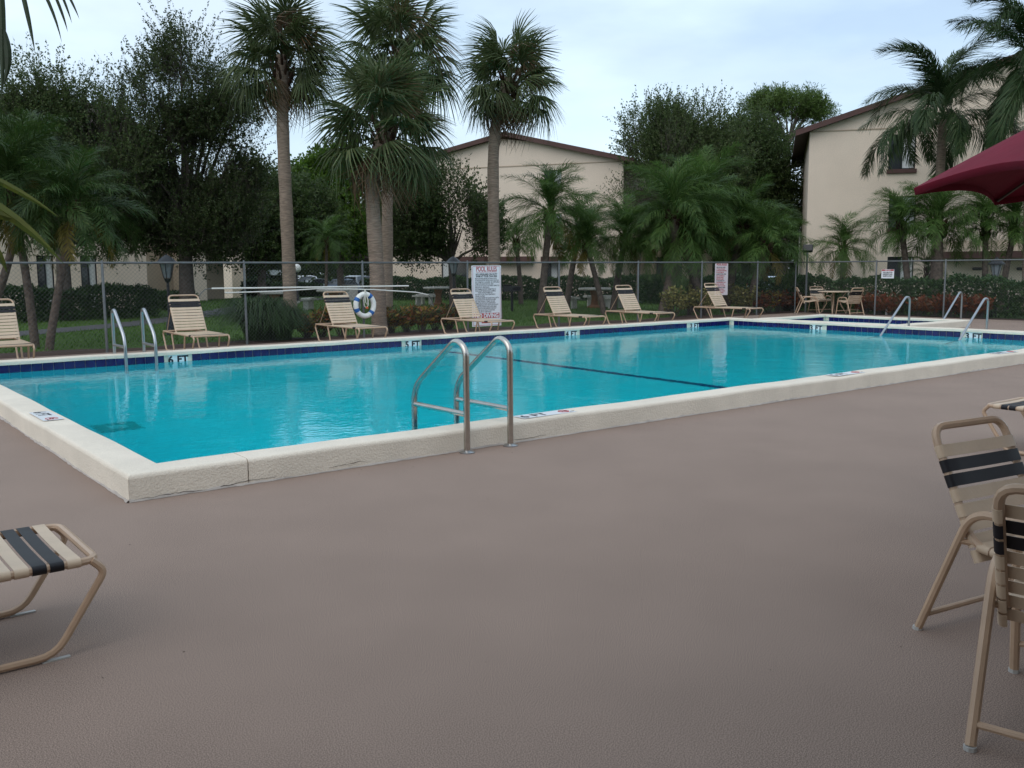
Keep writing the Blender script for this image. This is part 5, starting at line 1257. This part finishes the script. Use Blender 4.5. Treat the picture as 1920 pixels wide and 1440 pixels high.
for k in range(8): m.tube([(-.29+k*.083, -.2, .9), (-.29+k*.083, .19, .9)], .006, 4)
m.tube([(-.32, -.21, .9), (.32, -.21, .9)], .008, 4); m.build('grate', M['black_metal'], o)
p = D(657, 548, 52)
o = thing('utility_box', 'small grey utility box on the lawn right of the lounger', 'utility box', (p[0], p[1], float(ground_z(p[0], p[1]))))
MB().box((0, 0, .35), (.7, .5, .7), bev=.03).build('cabinet', M['concrete'], o); MB().box((0, 0, .72), (.76, .56, .05), bev=.015).build('lid', M['galv'], o)

def make_car(label, paint, px, t, ang, style='sedan', z=-.61):
    b = D(px, 520, t); o = thing('parked_car', label, 'car', (b[0], b[1], z), ang, 'cars in the car park')
    Lc, Wc = 4.5, 1.74
    if style == 'sedan':
        body = [(-2.2, .35), (-2.25, .62), (-2.15, .88), (-1.35, .95), (.85, .93), (1.9, .78), (2.2, .62), (2.22, .35)]
        cab = [(-1.55, .93), (-.95, 1.36), (-.4, 1.43), (.25, 1.39), (1.0, .92)]
    elif style == 'van':
        body = [(-2.3, .4), (-2.35, .8), (-2.3, 1.1), (1.3, 1.1), (2.1, .95), (2.3, .7), (2.3, .4)]
        cab = [(-2.28, 1.1), (-2.15, 1.85), (-1.5, 1.92), (.5, 1.88), (1.35, 1.1)]
    else:
        body = [(-2.1, .4), (-2.2, .8), (-2.1, 1.02), (.9, 1.02), (1.85, .92), (2.1, .7), (2.1, .4)]
        cab = [(-2.05, 1.02), (-1.8, 1.55), (-1.2, 1.64), (.1, 1.6), (.95, 1.02)]
    def loft(poly, w0, w1):
        n = len(poly); zmin = min(z_ for _, z_ in poly); zmax = max(z_ for _, z_ in poly); vs = []
        for sg_ in (-1, 1):
            for x, z_ in poly: k = (z_-zmin)/(zmax-zmin); vs.append((x, sg_*(w0+(w1-w0)*k), z_))
        return MB().add(vs, [tuple(range(n)), tuple(range(2*n-1, n-1, -1))]+[(i, n+i, n+(i+1) % n, (i+1) % n) for i in range(n)])
    bo = loft(body, .86, .82).build('body', paint, o); md = bo.modifiers.new('soft', 'BEVEL'); md.width = .06; md.segments = 2
    cb_ = loft([(x, z_+.004) for x, z_ in cab], .78, .58).build('cabin', paint, o); md = cb_.modifiers.new('soft', 'BEVEL'); md.width = .05; md.segments = 2
    zt = max(z_ for _, z_ in cab); z0 = cab[0][1]
    inset = [(x*.90-.02, z0+.04+(z_-z0)*.84) for x, z_ in cab]
    for sg_ in (-1, 1):
        vs = [(x, sg_*(.792+(.585-.78)*((z_-z0)/(zt-z0))), z_) for x, z_ in inset]; n = len(vs)
        MB().add(vs, [tuple(range(n)) if sg_ < 0 else tuple(range(n-1, -1, -1))]).build('side_window', M['glass'], o)
    for (xa_, za_), (xb_, zb_), nm in ((cab[-1], cab[-2], 'windscreen'), (cab[0], cab[1], 'rear_window')):
        sg_ = 1 if nm == 'windscreen' else -1; vs = []
        for f_, w_ in ((.12, .68), (.88, .54)):
            x = xa_+(xb_-xa_)*f_+sg_*.02; z_ = za_+(zb_-za_)*f_+.02
            vs += [(x, -w_, z_), (x, w_, z_)]
        MB().add(vs, [(0, 1, 3, 2)]).build(nm, M['glass'], o)
    for x in (-1.38, 1.38):
        for sg_ in (-1, 1):
            wv = MB().lathe([(.30, -.10), (.325, -.08), (.325, .08), (.30, .10)], 18).build('wheel', M['dark'], o, True, (x, sg_*.78, .325), (math.pi/2, 0, 0))
            MB().lathe([(.19, -.105), (.20, .105)], 12).build('rim', M['galv'], wv, True)
    for sg_ in (-1, 1):
        MB().box((2.17, sg_*.62, .66), (.1, .34, .13), bev=.02).build('headlight', M['lamp_glass'], o); MB().box((-2.17, sg_*.62, .78), (.1, .3, .16), bev=.02).build('tail_light', M['sign_red'], o)
RA = math.atan2(RH[1], RH[0])
make_car('pale green sedan parked left of centre behind the lawn', carpaint('pale_green', (.42, .48, .46)), 586, 80, RA+math.pi+.75)
make_car('blue grey sedan parked right of the pale green one', carpaint('blue_grey', (.10, .13, .18)), 638, 76, RA+math.pi-.75)
make_car('white car parked behind the globe lamp', carpaint('white_paint', (.75, .76, .78)), 558, 88, RA+math.pi+.9, 'suv')
make_car('silver van parked at the right of the row behind the life ring', carpaint('silver', (.45, .47, .5)), 676, 85, RA+1.2, 'suv')
make_car('dark car half hidden behind the paired palms', carpaint('dark_paint', (.05, .05, .06)), 715, 78, RA+1.0, 'suv')
make_car('white van far off at the left behind the hedge', carpaint('white_paint', (.75, .76, .78)), 523, 125, RA+.1, 'van', .5)
make_car('blue white car seen between the palms and the right-hand building', carpaint('pale_blue', (.45, .52, .62)), 1450, 74, RA+.6, 'sedan')
